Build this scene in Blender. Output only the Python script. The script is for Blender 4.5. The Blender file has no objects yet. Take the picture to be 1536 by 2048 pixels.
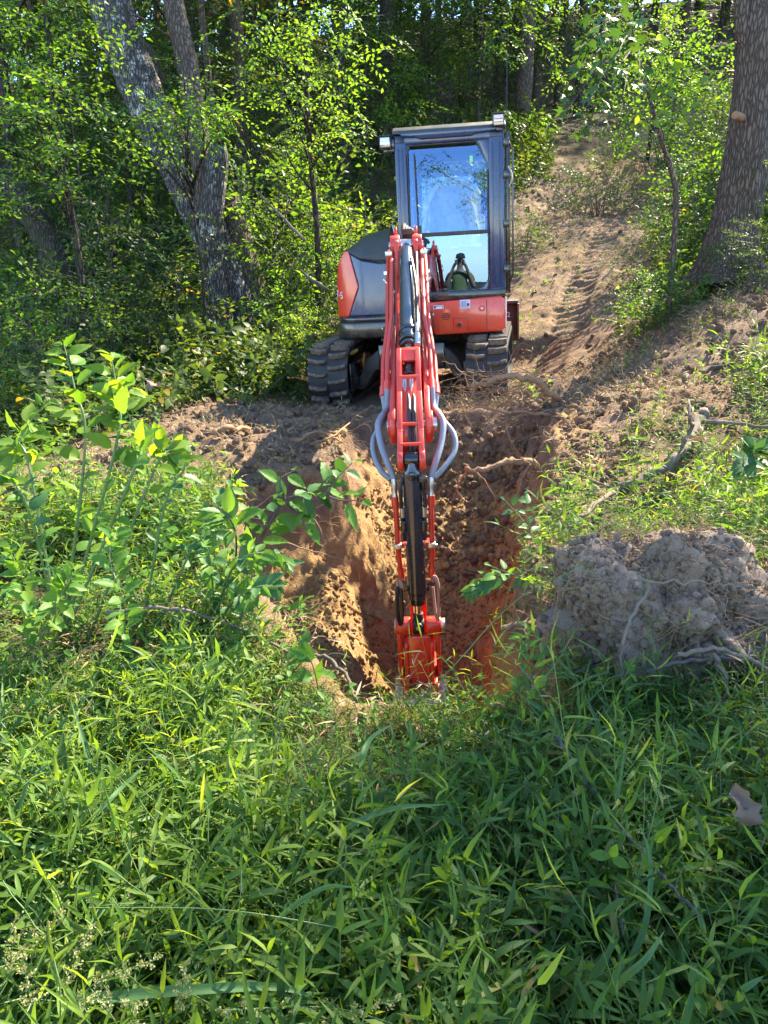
import bpy, bmesh, math, random
import numpy as np
from mathutils import Vector, Matrix, Euler
R = math.radians
C = bpy.context.scene
# ------------------------------------------------------------------ camera, sky, sun, exposure
H = 1.32                                   # eye height above the pad the machine stands on
PITCH = 17.8
cd = bpy.data.cameras.new('camera'); cam = bpy.data.objects.new('camera', cd); C.collection.objects.link(cam)
cd.sensor_fit = 'VERTICAL'; cd.sensor_height = 24; cd.lens = 1540 / 2048 * 24
cd.clip_start = 0.02; cd.clip_end = 1500
cam.location = (0, 0, H); cam.rotation_euler = (R(90 - PITCH), 0, 0)
C.camera = cam
SUN_AZ, SUN_EL = 40.0, 43.0                # azimuth clockwise from +Y (towards +X), elevation
w = bpy.data.worlds.new('World'); C.world = w; w.use_nodes = True
nt = w.node_tree; nt.nodes.clear()
sky = nt.nodes.new('ShaderNodeTexSky'); sky.sky_type = 'NISHITA'; sky.sun_disc = False
sky.sun_elevation = R(SUN_EL); sky.sun_rotation = R(SUN_AZ)
sky.air_density = .8; sky.dust_density = 0.0; sky.ozone_density = 2.5
bg = nt.nodes.new('ShaderNodeBackground'); bg.inputs['Strength'].default_value = 0.15
wo = nt.nodes.new('ShaderNodeOutputWorld')
nt.links.new(sky.outputs[0], bg.inputs[0]); nt.links.new(bg.outputs[0], wo.inputs[0])
sl = bpy.data.lights.new('sun', 'SUN'); sl.energy = 5.0; sl.angle = R(0.5); sl.color = (1, 0.87, 0.66)
so = bpy.data.objects.new('sun', sl); C.collection.objects.link(so)
sd = Vector((math.sin(R(SUN_AZ)) * math.cos(R(SUN_EL)), math.cos(R(SUN_AZ)) * math.cos(R(SUN_EL)), math.sin(R(SUN_EL))))
so.rotation_euler = (-sd).to_track_quat('-Z', 'Y').to_euler(); so.location = sd * 60
C.view_settings.view_transform = 'Standard'; C.view_settings.look = 'None'
C.view_settings.gamma = 1; C.view_settings.use_curve_mapping = False
C.view_settings.exposure = 2.35
C.cycles.max_bounces = 8; C.cycles.transparent_max_bounces = 8
C.cycles.diffuse_bounces = 4; C.cycles.transmission_bounces = 6; C.cycles.glossy_bounces = 4
C.cycles.caustics_reflective = False; C.cycles.caustics_refractive = False
C.cycles.sample_clamp_indirect = 6
C.cycles.use_denoising = True
try: C.cycles.denoiser = 'OPENIMAGEDENOISE'
except Exception: pass

# ------------------------------------------------------------------ numpy noise
_rng = np.random.RandomState(7)
_T2 = _rng.rand(256, 256); _T3 = _rng.rand(32, 32, 32)
def vn(x, y, s=0):
    x = np.asarray(x, float) + s * 17.31; y = np.asarray(y, float) + s * 9.73
    xi = np.floor(x).astype(int); yi = np.floor(y).astype(int); fx = x - xi; fy = y - yi
    fx = fx * fx * (3 - 2 * fx); fy = fy * fy * (3 - 2 * fy)
    a = _T2[xi % 256, yi % 256]; b = _T2[(xi + 1) % 256, yi % 256]
    c = _T2[xi % 256, (yi + 1) % 256]; d = _T2[(xi + 1) % 256, (yi + 1) % 256]
    return (a * (1 - fx) + b * fx) * (1 - fy) + (c * (1 - fx) + d * fx) * fy
def fbm(x, y, s=0, o=4, g=.5):
    t = 0; a = 1; n = 0
    for k in range(o):
        t = t + a * (vn(x * 2 ** k, y * 2 ** k, s + k * 3) - .5); n += a; a *= g
    return t / n * 2
def vn3(x, y, z, s=0):
    x = np.asarray(x, float) + s * 7.31; y = np.asarray(y, float) + s * 3.7; z = np.asarray(z, float) + s * 5.1
    xi = np.floor(x).astype(int); yi = np.floor(y).astype(int); zi = np.floor(z).astype(int)
    fx = x - xi; fy = y - yi; fz = z - zi
    fx = fx * fx * (3 - 2 * fx); fy = fy * fy * (3 - 2 * fy); fz = fz * fz * (3 - 2 * fz)
    r = 0
    for i in (0, 1):
        for j in (0, 1):
            for k in (0, 1):
                r = r + _T3[(xi + i) % 32, (yi + j) % 32, (zi + k) % 32] * (fx if i else 1 - fx) * (fy if j else 1 - fy) * (fz if k else 1 - fz)
    return r
def fbm3(x, y, z, s=0, o=4, g=.5):
    t = 0; a = 1; n = 0
    for k in range(o):
        t = t + a * (vn3(x * 2 ** k, y * 2 ** k, z * 2 ** k, s + k) - .5); n += a; a *= g
    return t / n * 2
def sstep(a, b, x):
    t = np.clip((x - a) / (b - a), 0, 1); return t * t * (3 - 2 * t)

# ------------------------------------------------------------------ object helpers
COL = C.collection
def link(o): COL.objects.link(o); return o
def tag(o, label=None, cat=None, group=None, kind=None):
    if label: o['label'] = label
    if cat: o['category'] = cat
    if group: o['group'] = group
    if kind: o['kind'] = kind
    return o
def empty(name, loc=(0, 0, 0), rz=0):
    o = bpy.data.objects.new(name, None); o.location = loc; o.rotation_euler = (0, 0, rz); o.empty_display_size = .1
    return link(o)
def mesh_np(name, V, F, mats=None, smooth=True, mi=None):
    """V (n,3); F list of tuples or (m,k) array"""
    me = bpy.data.meshes.new(name)
    V = np.asarray(V, dtype=np.float32)
    if isinstance(F, np.ndarray):
        m, k = F.shape
        me.vertices.add(len(V)); me.vertices.foreach_set('co', V.ravel())
        me.loops.add(m * k); me.loops.foreach_set('vertex_index', F.astype(np.int32).ravel())
        me.polygons.add(m); me.polygons.foreach_set('loop_start', np.arange(0, m * k, k, dtype=np.int32))
        me.polygons.foreach_set('loop_total', np.full(m, k, dtype=np.int32))
        me.update(calc_edges=True)
    else:
        me.from_pydata([tuple(map(float, v)) for v in V], [], F); me.update()
    if smooth: me.polygons.foreach_set('use_smooth', np.ones(len(me.polygons), dtype=bool))
    for m_ in (mats or []): me.materials.append(m_)
    if mi is not None: me.polygons.foreach_set('material_index', np.asarray(mi, dtype=np.int32))
    return me
def mobj(name, me, parent=None, loc=None):
    o = bpy.data.objects.new(name, me); link(o)
    if parent: o.parent = parent
    if loc is not None: o.location = loc
    return o

class MB:
    def __init__(s): s.v = []; s.f = []
    def add(s, V, F):
        b = len(s.v); s.v += [tuple(map(float, p)) for p in V]; s.f += [tuple(int(i) + b for i in f) for f in F]; return s
    def box(s, c, d, rot=None):
        V = [Vector((sx * d[0] / 2, sy * d[1] / 2, sz * d[2] / 2)) for sx in (-1, 1) for sy in (-1, 1) for sz in (-1, 1)]
        if rot is not None:
            m = rot if isinstance(rot, Matrix) else Euler(rot).to_matrix(); V = [m @ v for v in V]
        V = [v + Vector(c) for v in V]
        return s.add(V, [(0, 1, 3, 2), (4, 6, 7, 5), (0, 4, 5, 1), (2, 3, 7, 6), (0, 2, 6, 4), (1, 5, 7, 3)])
    def b2(s, a, b):
        return s.box([(a[i] + b[i]) / 2 for i in range(3)], [abs(b[i] - a[i]) for i in range(3)])
    def tube(s, P, r, n=10, cap=True):
        P = [Vector(p) for p in P]; k = len(P)
        rr = [r] * k if isinstance(r, (int, float)) else list(r)
        up = None; V = []
        for i in range(k):
            t = (P[min(i + 1, k - 1)] - P[max(i - 1, 0)]).normalized()
            if up is None:
                up = Vector((0, 0, 1)) if abs(t.z) < .9 else Vector((1, 0, 0))
            a = (up - t * up.dot(t)).normalized(); up = a; b = t.cross(a)
            for j in range(n):
                q = 2 * math.pi * j / n; V.append(P[i] + (a * math.cos(q) + b * math.sin(q)) * rr[i])
        F = []
        for i in range(k - 1):
            for j in range(n):
                j2 = (j + 1) % n; F.append((i * n + j, i * n + j2, (i + 1) * n + j2, (i + 1) * n + j))
        if cap: F.append(tuple(range(n))[::-1]); F.append(tuple((k - 1) * n + j for j in range(n)))
        return s.add(V, F)
    def cyl(s, a, b, r, r2=None, n=20): return s.tube([a, b], [r, r if r2 is None else r2], n)
    def prism(s, prof, fn, x0, x1):
        """prof: list of (u,v); fn(x,u,v)->point; extruded from x0 to x1"""
        n = len(prof)
        V = [fn(x0, u, v) for u, v in prof] + [fn(x1, u, v) for u, v in prof]
        F = [tuple(range(n))[::-1], tuple(range(n, 2 * n))] + [(i, (i + 1) % n, (i + 1) % n + n, i + n) for i in range(n)]
        return s.add(V, F)
    def build(s, name, mat, parent=None, smooth=False, bevel=0, seg=2, loc=None, auto=35):
        me = bpy.data.meshes.new(name); me.from_pydata(s.v, [], s.f); me.update()
        bm = bmesh.new(); bm.from_mesh(me); bmesh.ops.recalc_face_normals(bm, faces=bm.faces)
        ang = R(auto)
        for f in bm.faces: f.smooth = True
        for e in bm.edges:
            if len(e.link_faces) != 2 or e.calc_face_angle(0) > ang: e.smooth = False
        if bevel:
            es = [e for e in bm.edges if len(e.link_faces) == 2 and e.calc_face_angle(0) > R(40)]
            bmesh.ops.bevel(bm, geom=es, offset=bevel, segments=seg, profile=.5, affect='EDGES', clamp_overlap=True)
            for f in bm.faces: f.smooth = True
            for e in bm.edges: e.smooth = not (len(e.link_faces) == 2 and e.calc_face_angle(0) > R(50))
        bm.to_mesh(me); bm.free()
        for m_ in (mat if isinstance(mat, (list, tuple)) else [mat]): me.materials.append(m_)
        return mobj(name, me, parent, loc)
def spline(P, n=8):
    """Catmull-Rom through points"""
    P = [Vector(p) for p in P]; Q = [P[0] * 2 - P[1]] + P + [P[-1] * 2 - P[-2]]; out = []
    for i in range(1, len(Q) - 2):
        for k in range(n):
            t = k / n; a, b, c, d = Q[i - 1], Q[i], Q[i + 1], Q[i + 2]
            out.append(.5 * ((2 * b) + (c - a) * t + (2 * a - 5 * b + 4 * c - d) * t * t + (3 * b - a - 3 * c + d) * t ** 3))
    out.append(P[-1]); return out

# ------------------------------------------------------------------ materials
def newmat(name):
    m = bpy.data.materials.new(name); m.use_nodes = True; t = m.node_tree; t.nodes.clear()
    o = t.nodes.new('ShaderNodeOutputMaterial'); return m, t, o
def N(t, typ, **kw):
    n = t.nodes.new(typ)
    for k, v in kw.items():
        if k in n.inputs: n.inputs[k].default_value = v
        else: setattr(n, k, v)
    return n
def L(t, a, b): t.links.new(a, b)
def rgba(c): return (c[0], c[1], c[2], 1)
def ramp(t, fac, stops):
    n = t.nodes.new('ShaderNodeValToRGB'); e = n.color_ramp.elements
    while len(e) < len(stops): e.new(.5)
    for i, (p, c) in enumerate(stops): e[i].position = p; e[i].color = rgba(c)
    L(t, fac, n.inputs[0]); return n.outputs[0]
def mixc(t, fac, a, b, mode='MIX'):
    n = t.nodes.new('ShaderNodeMix'); n.data_type = 'RGBA'; n.blend_type = mode
    for s_, v in ((n.inputs['Factor'], fac), (n.inputs['A'], a), (n.inputs['B'], b)):
        pass
    ins = {'Factor': n.inputs[0], 'A': n.inputs[6], 'B': n.inputs[7]}
    for k, v in (('Factor', fac), ('A', a), ('B', b)):
        if isinstance(v, (int, float)): ins[k].default_value = v
        elif isinstance(v, (tuple, list)): ins[k].default_value = rgba(v)
        else: L(t, v, ins[k])
    return n.outputs[2]
def math_(t, op, a, b=None, clamp=False):
    n = t.nodes.new('ShaderNodeMath'); n.operation = op; n.use_clamp = clamp
    for i, v in enumerate((a, b)):
        if v is None: continue
        if isinstance(v, (int, float)): n.inputs[i].default_value = v
        else: L(t, v, n.inputs[i])
    return n.outputs[0]
def noise(t, vec, scale, detail=4, rough=.6):
    n = N(t, 'ShaderNodeTexNoise', Scale=scale, Detail=detail, Roughness=rough)
    if vec is not None: L(t, vec, n.inputs['Vector'])
    return n.outputs['Fac']
def hard(name, col, rough=.4, metal=0, coat=0, dirt=.25, dirtcol=(.22, .15, .09), bump=0.0, dscale=9, spec=.5):
    """painted / metal / plastic surface with dust patches and uneven gloss"""
    m, t, o = newmat(name)
    p = N(t, 'ShaderNodeBsdfPrincipled', Metallic=metal)
    p.inputs['Coat Weight'].default_value = coat; p.inputs['Coat Roughness'].default_value = .08
    p.inputs['Specular IOR Level'].default_value = spec
    tc = N(t, 'ShaderNodeTexCoord'); v = tc.outputs['Object']
    n1 = noise(t, v, dscale, 6, .65); n2 = noise(t, v, dscale * 9, 4, .6)
    d = math_(t, 'MULTIPLY', ramp(t, n1, [(.45, (0, 0, 0)), (.72, (1, 1, 1))]), dirt)
    d = math_(t, 'ADD', d, math_(t, 'MULTIPLY', ramp(t, n2, [(.5, (0, 0, 0)), (.75, (1, 1, 1))]), dirt * .35), True)
    c2 = mixc(t, n2, tuple(x * .88 for x in col), tuple(min(1, x * 1.12) for x in col))
    L(t, mixc(t, d, c2, dirtcol), p.inputs['Base Color'])
    rr = math_(t, 'ADD', math_(t, 'MULTIPLY', n1, .18), rough - .09)
    rr = math_(t, 'ADD', rr, math_(t, 'MULTIPLY', d, .5), True)
    L(t, rr, p.inputs['Roughness'])
    if bump:
        b = N(t, 'ShaderNodeBump', Strength=bump, Distance=.004); L(t, n2, b.inputs['Height']); L(t, b.outputs[0], p.inputs['Normal'])
    L(t, p.outputs[0], o.inputs[0]); return m
def leafmat(name, dark, mid, light, trans=.42, tcol=None, rough=.5, dead=None, spec=.22):
    """thin leaf: per-leaf and per-plant colour variation, light passing through it"""
    m, t, o = newmat(name)
    g = N(t, 'ShaderNodeNewGeometry'); oi = N(t, 'ShaderNodeObjectInfo')
    k = math_(t, 'ADD', math_(t, 'MULTIPLY', g.outputs['Random Per Island'], .62), math_(t, 'MULTIPLY', oi.outputs['Random'], .38))
    st = [(.12, dark), (.5, mid), (.9, light)]
    if dead: st = [(.1, dark), (.5, mid), (.86, light), (.93, dead)]
    c = ramp(t, k, st)
    p = N(t, 'ShaderNodeBsdfPrincipled', Roughness=rough); p.inputs['Specular IOR Level'].default_value = spec
    L(t, c, p.inputs['Base Color'])
    tr = N(t, 'ShaderNodeBsdfTranslucent')
    L(t, mixc(t, 1.0, c, tcol or (2.5, 2.05, .5), 'MULTIPLY'), tr.inputs[0])
    mx = N(t, 'ShaderNodeMixShader'); mx.inputs[0].default_value = trans
    L(t, p.outputs[0], mx.inputs[1]); L(t, tr.outputs[0], mx.inputs[2]); L(t, mx.outputs[0], o.inputs[0])
    return m
M = {}
RED = (.70, .045, .018)
M['red'] = hard('orange_red_paint', RED, .3, coat=.6, dirt=.18)
M['red_arm'] = hard('red_arm_paint', (.64, .036, .018), .38, coat=.25, dirt=.28)
M['navy_sky_tint'] = hard('dark_paint_sky_tint', (.010, .032, .10), .26, coat=.5, dirt=.02)  # blue of the reflected sky is mixed into the dark paint colour
M['charcoal'] = hard('matt_charcoal_cover', (.034, .040, .040), .5, dirt=.2, dirtcol=(.15, .14, .10))
M['black'] = hard('gloss_black_paint', (.010, .011, .014), .25, coat=.5, dirt=.15)
M['blackmat'] = hard('dull_black_steel', (.018, .018, .02), .55, dirt=.35)
M['rubber'] = hard('track_rubber', (.012, .014, .018), .6, dirt=.22, dirtcol=(.16, .11, .07), bump=.5, dscale=14)
M['lug'] = hard('worn_rubber_lug', (.05, .045, .04), .75, dirt=1.0, dirtcol=(.26, .18, .11), bump=.5, dscale=22)
M['chrome'] = hard('chrome_rod', (.8, .8, .8), .1, metal=1, dirt=.05)
M['barrel'] = hard('steel_blue_cylinder', (.03, .04, .05), .22, metal=.3, coat=.9, dirt=.1)
M['zinc'] = hard('zinc_fitting', (.62, .60, .55), .35, metal=.9, dirt=.1)
M['hosegrey'] = hard('grey_hose_sleeve', (.20, .23, .27), .5, dirt=.2, bump=.3)
M['hoseblack'] = hard('black_hose', (.014, .014, .016), .45, dirt=.2)
M['hosepink'] = hard('dusty_pink_hose', (.42, .22, .18), .5, dirt=.3)
M['bucket'] = hard('worn_bucket_steel', (.42, .38, .34), .55, metal=.3, dirt=.6, dirtcol=(.30, .20, .13))
M['blade'] = hard('muddy_blade_steel', (.035, .03, .028), .6, dirt=.9, dirtcol=(.13, .08, .05))
M['white'] = hard('white_print', (.75, .75, .76), .5, dirt=.03)
M['lightblue'] = hard('pale_decal', (.62, .62, .78), .5, dirt=.02)
M['print'] = hard('dark_print', (.05, .05, .09), .5, dirt=0)
M['green'] = hard('green_sticker', (.25, .65, .30), .5, dirt=.05)
M['seat'] = hard('dark_seat_cloth', (.025, .025, .028), .8, dirt=.05)
M['amber'] = hard('lamp_lens', (.85, .62, .50), .15, coat=1, dirt=.1)
M['clear'] = hard('lamp_reflector', (.7, .72, .75), .12, metal=.8, coat=1, dirt=.05)
M['pinkdot'] = hard('pale_reflector_lit_edge', (.85, .55, .52), .2, coat=.5, dirt=.05)
def film(name, op, col):
    m, t, o = newmat(name)
    tr = N(t, 'ShaderNodeBsdfTransparent'); p = N(t, 'ShaderNodeBsdfPrincipled', Roughness=.25)
    p.inputs['Base Color'].default_value = rgba(col)
    tc = N(t, 'ShaderNodeTexCoord'); n = noise(t, tc.outputs['Object'], 12, 4)
    mx = N(t, 'ShaderNodeMixShader'); L(t, math_(t, 'MULTIPLY', n, op * 2, True), mx.inputs[0])
    L(t, tr.outputs[0], mx.inputs[1]); L(t, p.outputs[0], mx.inputs[2]); L(t, mx.outputs[0], o.inputs[0]); return m
M['film'] = film('plastic_seat_wrap', .38, (.75, .82, .78)); M['filmedge'] = film('bunched_plastic_wrap', .95, (.80, .86, .82))
def glassmat():
    m, t, o = newmat('window_glass')
    tr = N(t, 'ShaderNodeBsdfTransparent'); tr.inputs[0].default_value = (.72, .82, .78, 1)
    gl = N(t, 'ShaderNodeBsdfGlossy', Roughness=0.0); gl.inputs[0].default_value = (.32, .55, .92, 1)  # gloss tinted blue to deepen the mirrored sky
    fr = N(t, 'ShaderNodeFresnel', IOR=1.5)
    mx = N(t, 'ShaderNodeMixShader'); L(t, math_(t, 'ADD', fr.outputs[0], .17, True), mx.inputs[0])
    L(t, tr.outputs[0], mx.inputs[1]); L(t, gl.outputs[0], mx.inputs[2]); L(t, mx.outputs[0], o.inputs[0]); return m
M['glass'] = glassmat()
def barkmat(name, dark, light, sc=1.0, lichen=None, moss=0):
    m, t, o = newmat(name)
    p = N(t, 'ShaderNodeBsdfPrincipled', Roughness=.85); p.inputs['Specular IOR Level'].default_value = .2
    tc = N(t, 'ShaderNodeTexCoord'); mp = N(t, 'ShaderNodeMapping'); mp.inputs['Scale'].default_value = (1, 1, .22)
    L(t, tc.outputs['Object'], mp.inputs[0])
    vo = N(t, 'ShaderNodeTexVoronoi', Scale=34 * sc); vo.feature = 'DISTANCE_TO_EDGE'; L(t, mp.outputs[0], vo.inputs['Vector'])
    n1 = noise(t, mp.outputs[0], 26 * sc, 6, .7); n2 = noise(t, tc.outputs['Object'], 3, 4)
    crack = ramp(t, vo.outputs['Distance'], [(0, (0, 0, 0)), (.22, (1, 1, 1))])
    c = mixc(t, math_(t, 'MULTIPLY', crack, n1), dark, light)
    if lichen:
        n3 = noise(t, tc.outputs['Object'], 7, 5, .7)
        c = mixc(t, math_(t, 'MULTIPLY', ramp(t, n3, [(.54, (0, 0, 0)), (.62, (1, 1, 1))]), crack), c, lichen)
    if moss: c = mixc(t, math_(t, 'MULTIPLY', ramp(t, n2, [(.5, (0, 0, 0)), (.65, (1, 1, 1))]), moss), c, (.05, .07, .02))
    L(t, c, p.inputs['Base Color'])
    b = N(t, 'ShaderNodeBump', Strength=.8, Distance=.02)
    L(t, math_(t, 'ADD', crack, math_(t, 'MULTIPLY', n1, .6)), b.inputs['Height']); L(t, b.outputs[0], p.inputs['Normal'])
    L(t, p.outputs[0], o.inputs[0]); return m
M['bark_grey'] = barkmat('pale_grey_bark', (.035, .032, .03), (.24, .225, .20), 1.1, (.55, .55, .50))
M['bark_brown'] = barkmat('brown_grey_bark', (.055, .04, .03), (.24, .19, .15), 1.0)
M['bark_dark'] = barkmat('dark_bark', (.025, .02, .016), (.12, .10, .08), .8, None, .4)
M['root'] = hard('peeled_root', (.29, .18, .105), .9, dirt=.8, dirtcol=(.20, .13, .08), bump=.8, dscale=14, spec=.15)
M['root_grey'] = hard('dry_grey_root', (.19, .155, .12), .9, dirt=.9, dirtcol=(.10, .08, .065), bump=.8, dscale=14, spec=.15)
M['twig'] = hard('dark_twig_bark', (.08, .072, .065), .9, dirt=.7, dirtcol=(.16, .15, .13), bump=.8, dscale=20, spec=.15)
M['stem'] = hard('green_stem', (.10, .17, .05), .5, dirt=.1)
M['leaf_grass'] = leafmat('stilt_grass_leaf', (.04, .09, .022), (.075, .16, .034), (.15, .25, .05), .48, dead=(.28, .22, .07))
M['leaf_fresh_sunlit'] = leafmat('fresh_sunlit_grass_leaf', (.08, .15, .02), (.14, .23, .035), (.23, .31, .06), .5, dead=(.34, .28, .11))  # lighter, yellower grass; its colour carries the sunlight on the left bank
M['leaf_blade'] = leafmat('long_grass_blade', (.05, .12, .045), (.085, .175, .06), (.14, .23, .08), .35)
M['leaf_weed'] = leafmat('weed_leaf', (.035, .10, .02), (.075, .18, .03), (.13, .25, .04), .45)
M['leaf_wood'] = leafmat('woodland_leaf', (.026, .058, .018), (.052, .098, .026), (.105, .155, .035), .44, dead=(.25, .19, .05))
M['leaf_dark'] = leafmat('shade_leaf', (.028, .06, .020), (.05, .10, .028), (.09, .15, .035), .42)
M['leaf_bright'] = leafmat('young_bright_leaf', (.06, .14, .02), (.11, .21, .03), (.18, .27, .045), .48)
M['leaf_maple'] = leafmat('lobed_leaf', (.025, .08, .03), (.04, .11, .035), (.07, .15, .04), .22)
M['leaf_dead'] = leafmat('dry_brown_leaf', (.10, .065, .045), (.17, .115, .08), (.26, .19, .13), .15, (1.3, 1, .7), .7)
M['straw'] = leafmat('dry_straw', (.20, .12, .07), (.34, .22, .13), (.50, .36, .22), .1, (1.2, 1, .7), .8)
M['seed'] = leafmat('pale_seed_head', (.20, .23, .09), (.30, .32, .13), (.42, .40, .19), .35, (1.3, 1.2, .6))
M['skin'] = hard('skin', (.36, .20, .14), .55, dirt=0)
M['shirt'] = hard('olive_shirt', (.16, .19, .07), .85, dirt=0)
M['jeans'] = hard('blue_jeans', (.03, .045, .09), .85, dirt=.1)
M['cap'] = hard('dark_cap', (.015, .015, .02), .8, dirt=0)
# ------------------------------------------------------------------ terrain
MX, MY = .44, 8.75                          # swing centre of the excavator
ROLL, YAW_UP, YAW_TR = R(3.0), R(5.3), R(10.0)
CP = np.array([
 (0,0,-.28),(0,1.2,-.25),(-1.2,1.2,-.3),(1.2,1.2,-.25),(0,2.3,-.16),(-1.2,2.4,-.15),(1.2,2.3,-.14),
 (-1.9,4.3,0),(-.8,4.5,0),(-1.5,6,0),(-.5,7.5,0),(.9,7.4,.03),(-.3,9.5,0),(1,9.8,.08),(-2.5,8.5,-.05),(-3,10.5,.1),(-5,8,-.5),
 (-6,14,0),(-4,18,1.2),(-9,20,1),(1.4,5.2,.12),(1.2,3.5,.0),(2,3,.05),(2,4.3,.12),(2.4,5.2,.28),(3,6.5,.45),(3.3,8,.78),
 (2.2,8,.24),(4.2,9.5,1.15),(2.1,9.5,.36),(2.0,10.7,.58),(2.7,13,1.45),(4.3,17,2.6),(7,21,4),(3.6,22,4.6),(-.9,18,3.1),(-.5,13,.9),
 (0,35,9),(-15,35,6),(15,35,10),(0,60,17),(30,60,19),(-30,60,13),(30,20,6),(-25,15,-1),(12,12,3),(8,6,1.5),(6,3,.5),
 (0,-3,-.6),(0,-10,-2.8),(20,-10,-2.4),(-20,-10,-3.2),(0,-40,-9),(-8,3,-.8),(-25,0,-2),(25,0,.3),(0,110,24),(-80,110,20),(80,110,26),(-80,20,0),(80,20,6),(-80,-60,-12),(80,-60,-12)], float)
_d = np.hypot(CP[:, None, 0] - CP[None, :, 0], CP[:, None, 1] - CP[None, :, 1]); _phi = np.sqrt(_d ** 2 + 1.0)
_n = len(CP); _A = np.zeros((_n + 3, _n + 3)); _A[:_n, :_n] = -_phi + np.eye(_n) * -.02
_P = np.c_[np.ones(_n), CP[:, 0], CP[:, 1]]; _A[:_n, _n:] = _P; _A[_n:, :_n] = _P.T
_W = np.linalg.solve(_A, np.r_[CP[:, 2], 0, 0, 0])
def base(x, y):
    x = np.clip(np.asarray(x, float), -80, 80); y = np.clip(np.asarray(y, float), -60, 110)
    r = _W[_n] + _W[_n + 1] * x + _W[_n + 2] * y
    for i in range(_n): r = r - _W[i] * np.sqrt((x - CP[i, 0]) ** 2 + (y - CP[i, 1]) ** 2 + 1.0)
    return r
RIM = np.array([(-.10,2.38),(.25,2.30),(.60,2.32),(.66,2.9),(.72,3.6),(.95,4.3),(1.2,5.3),(1.42,6.3),(1.15,6.85),(.55,6.75),
                (.15,6.95),(-.25,6.6),(-.34,6.0),(-.26,5.5),(-.24,5.1),(-.48,4.95),(-.82,4.6),(-.84,3.9),(-.62,3.3),(-.33,2.8)], float)
def sdf(x, y, P=RIM):
    x = np.asarray(x, float); y = np.asarray(y, float)
    d = np.full(x.shape, 1e9); ins = np.zeros(x.shape, bool); n = len(P)
    for i in range(n):
        ax, ay = P[i]; bx, by = P[(i + 1) % n]; ex, ey = bx - ax, by - ay
        t = np.clip(((x - ax) * ex + (y - ay) * ey) / (ex * ex + ey * ey), 0, 1)
        d = np.minimum(d, np.hypot(x - ax - t * ex, y - ay - t * ey))
        c = ((ay > y) != (by > y)) & (x < ax + (y - ay) * ex / (ey + 1e-12)); ins ^= c
    return np.where(ins, d, -d)
PATH = np.array([(1.0,8.6),(1.9,10.5),(2.7,13),(4.3,17),(7,21),(11,25)], float)
def pathd(x, y):
    x = np.asarray(x, float); y = np.asarray(y, float); best = np.full(x.shape, 1e9); lat = np.zeros(x.shape); arc = np.zeros(x.shape); s = 0
    for i in range(len(PATH) - 1):
        ax, ay = PATH[i]; ex, ey = PATH[i + 1] - PATH[i]; l = math.hypot(ex, ey)
        t = np.clip(((x - ax) * ex + (y - ay) * ey) / l ** 2, 0, 1); dx = x - ax - t * ex; dy = y - ay - t * ey; d = np.hypot(dx, dy)
        u = d < best; best = np.where(u, d, best); lat = np.where(u, (ex * dy - ey * dx) / l, lat); arc = np.where(u, s + t * l, arc); s += l
    return best, -lat, arc
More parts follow.
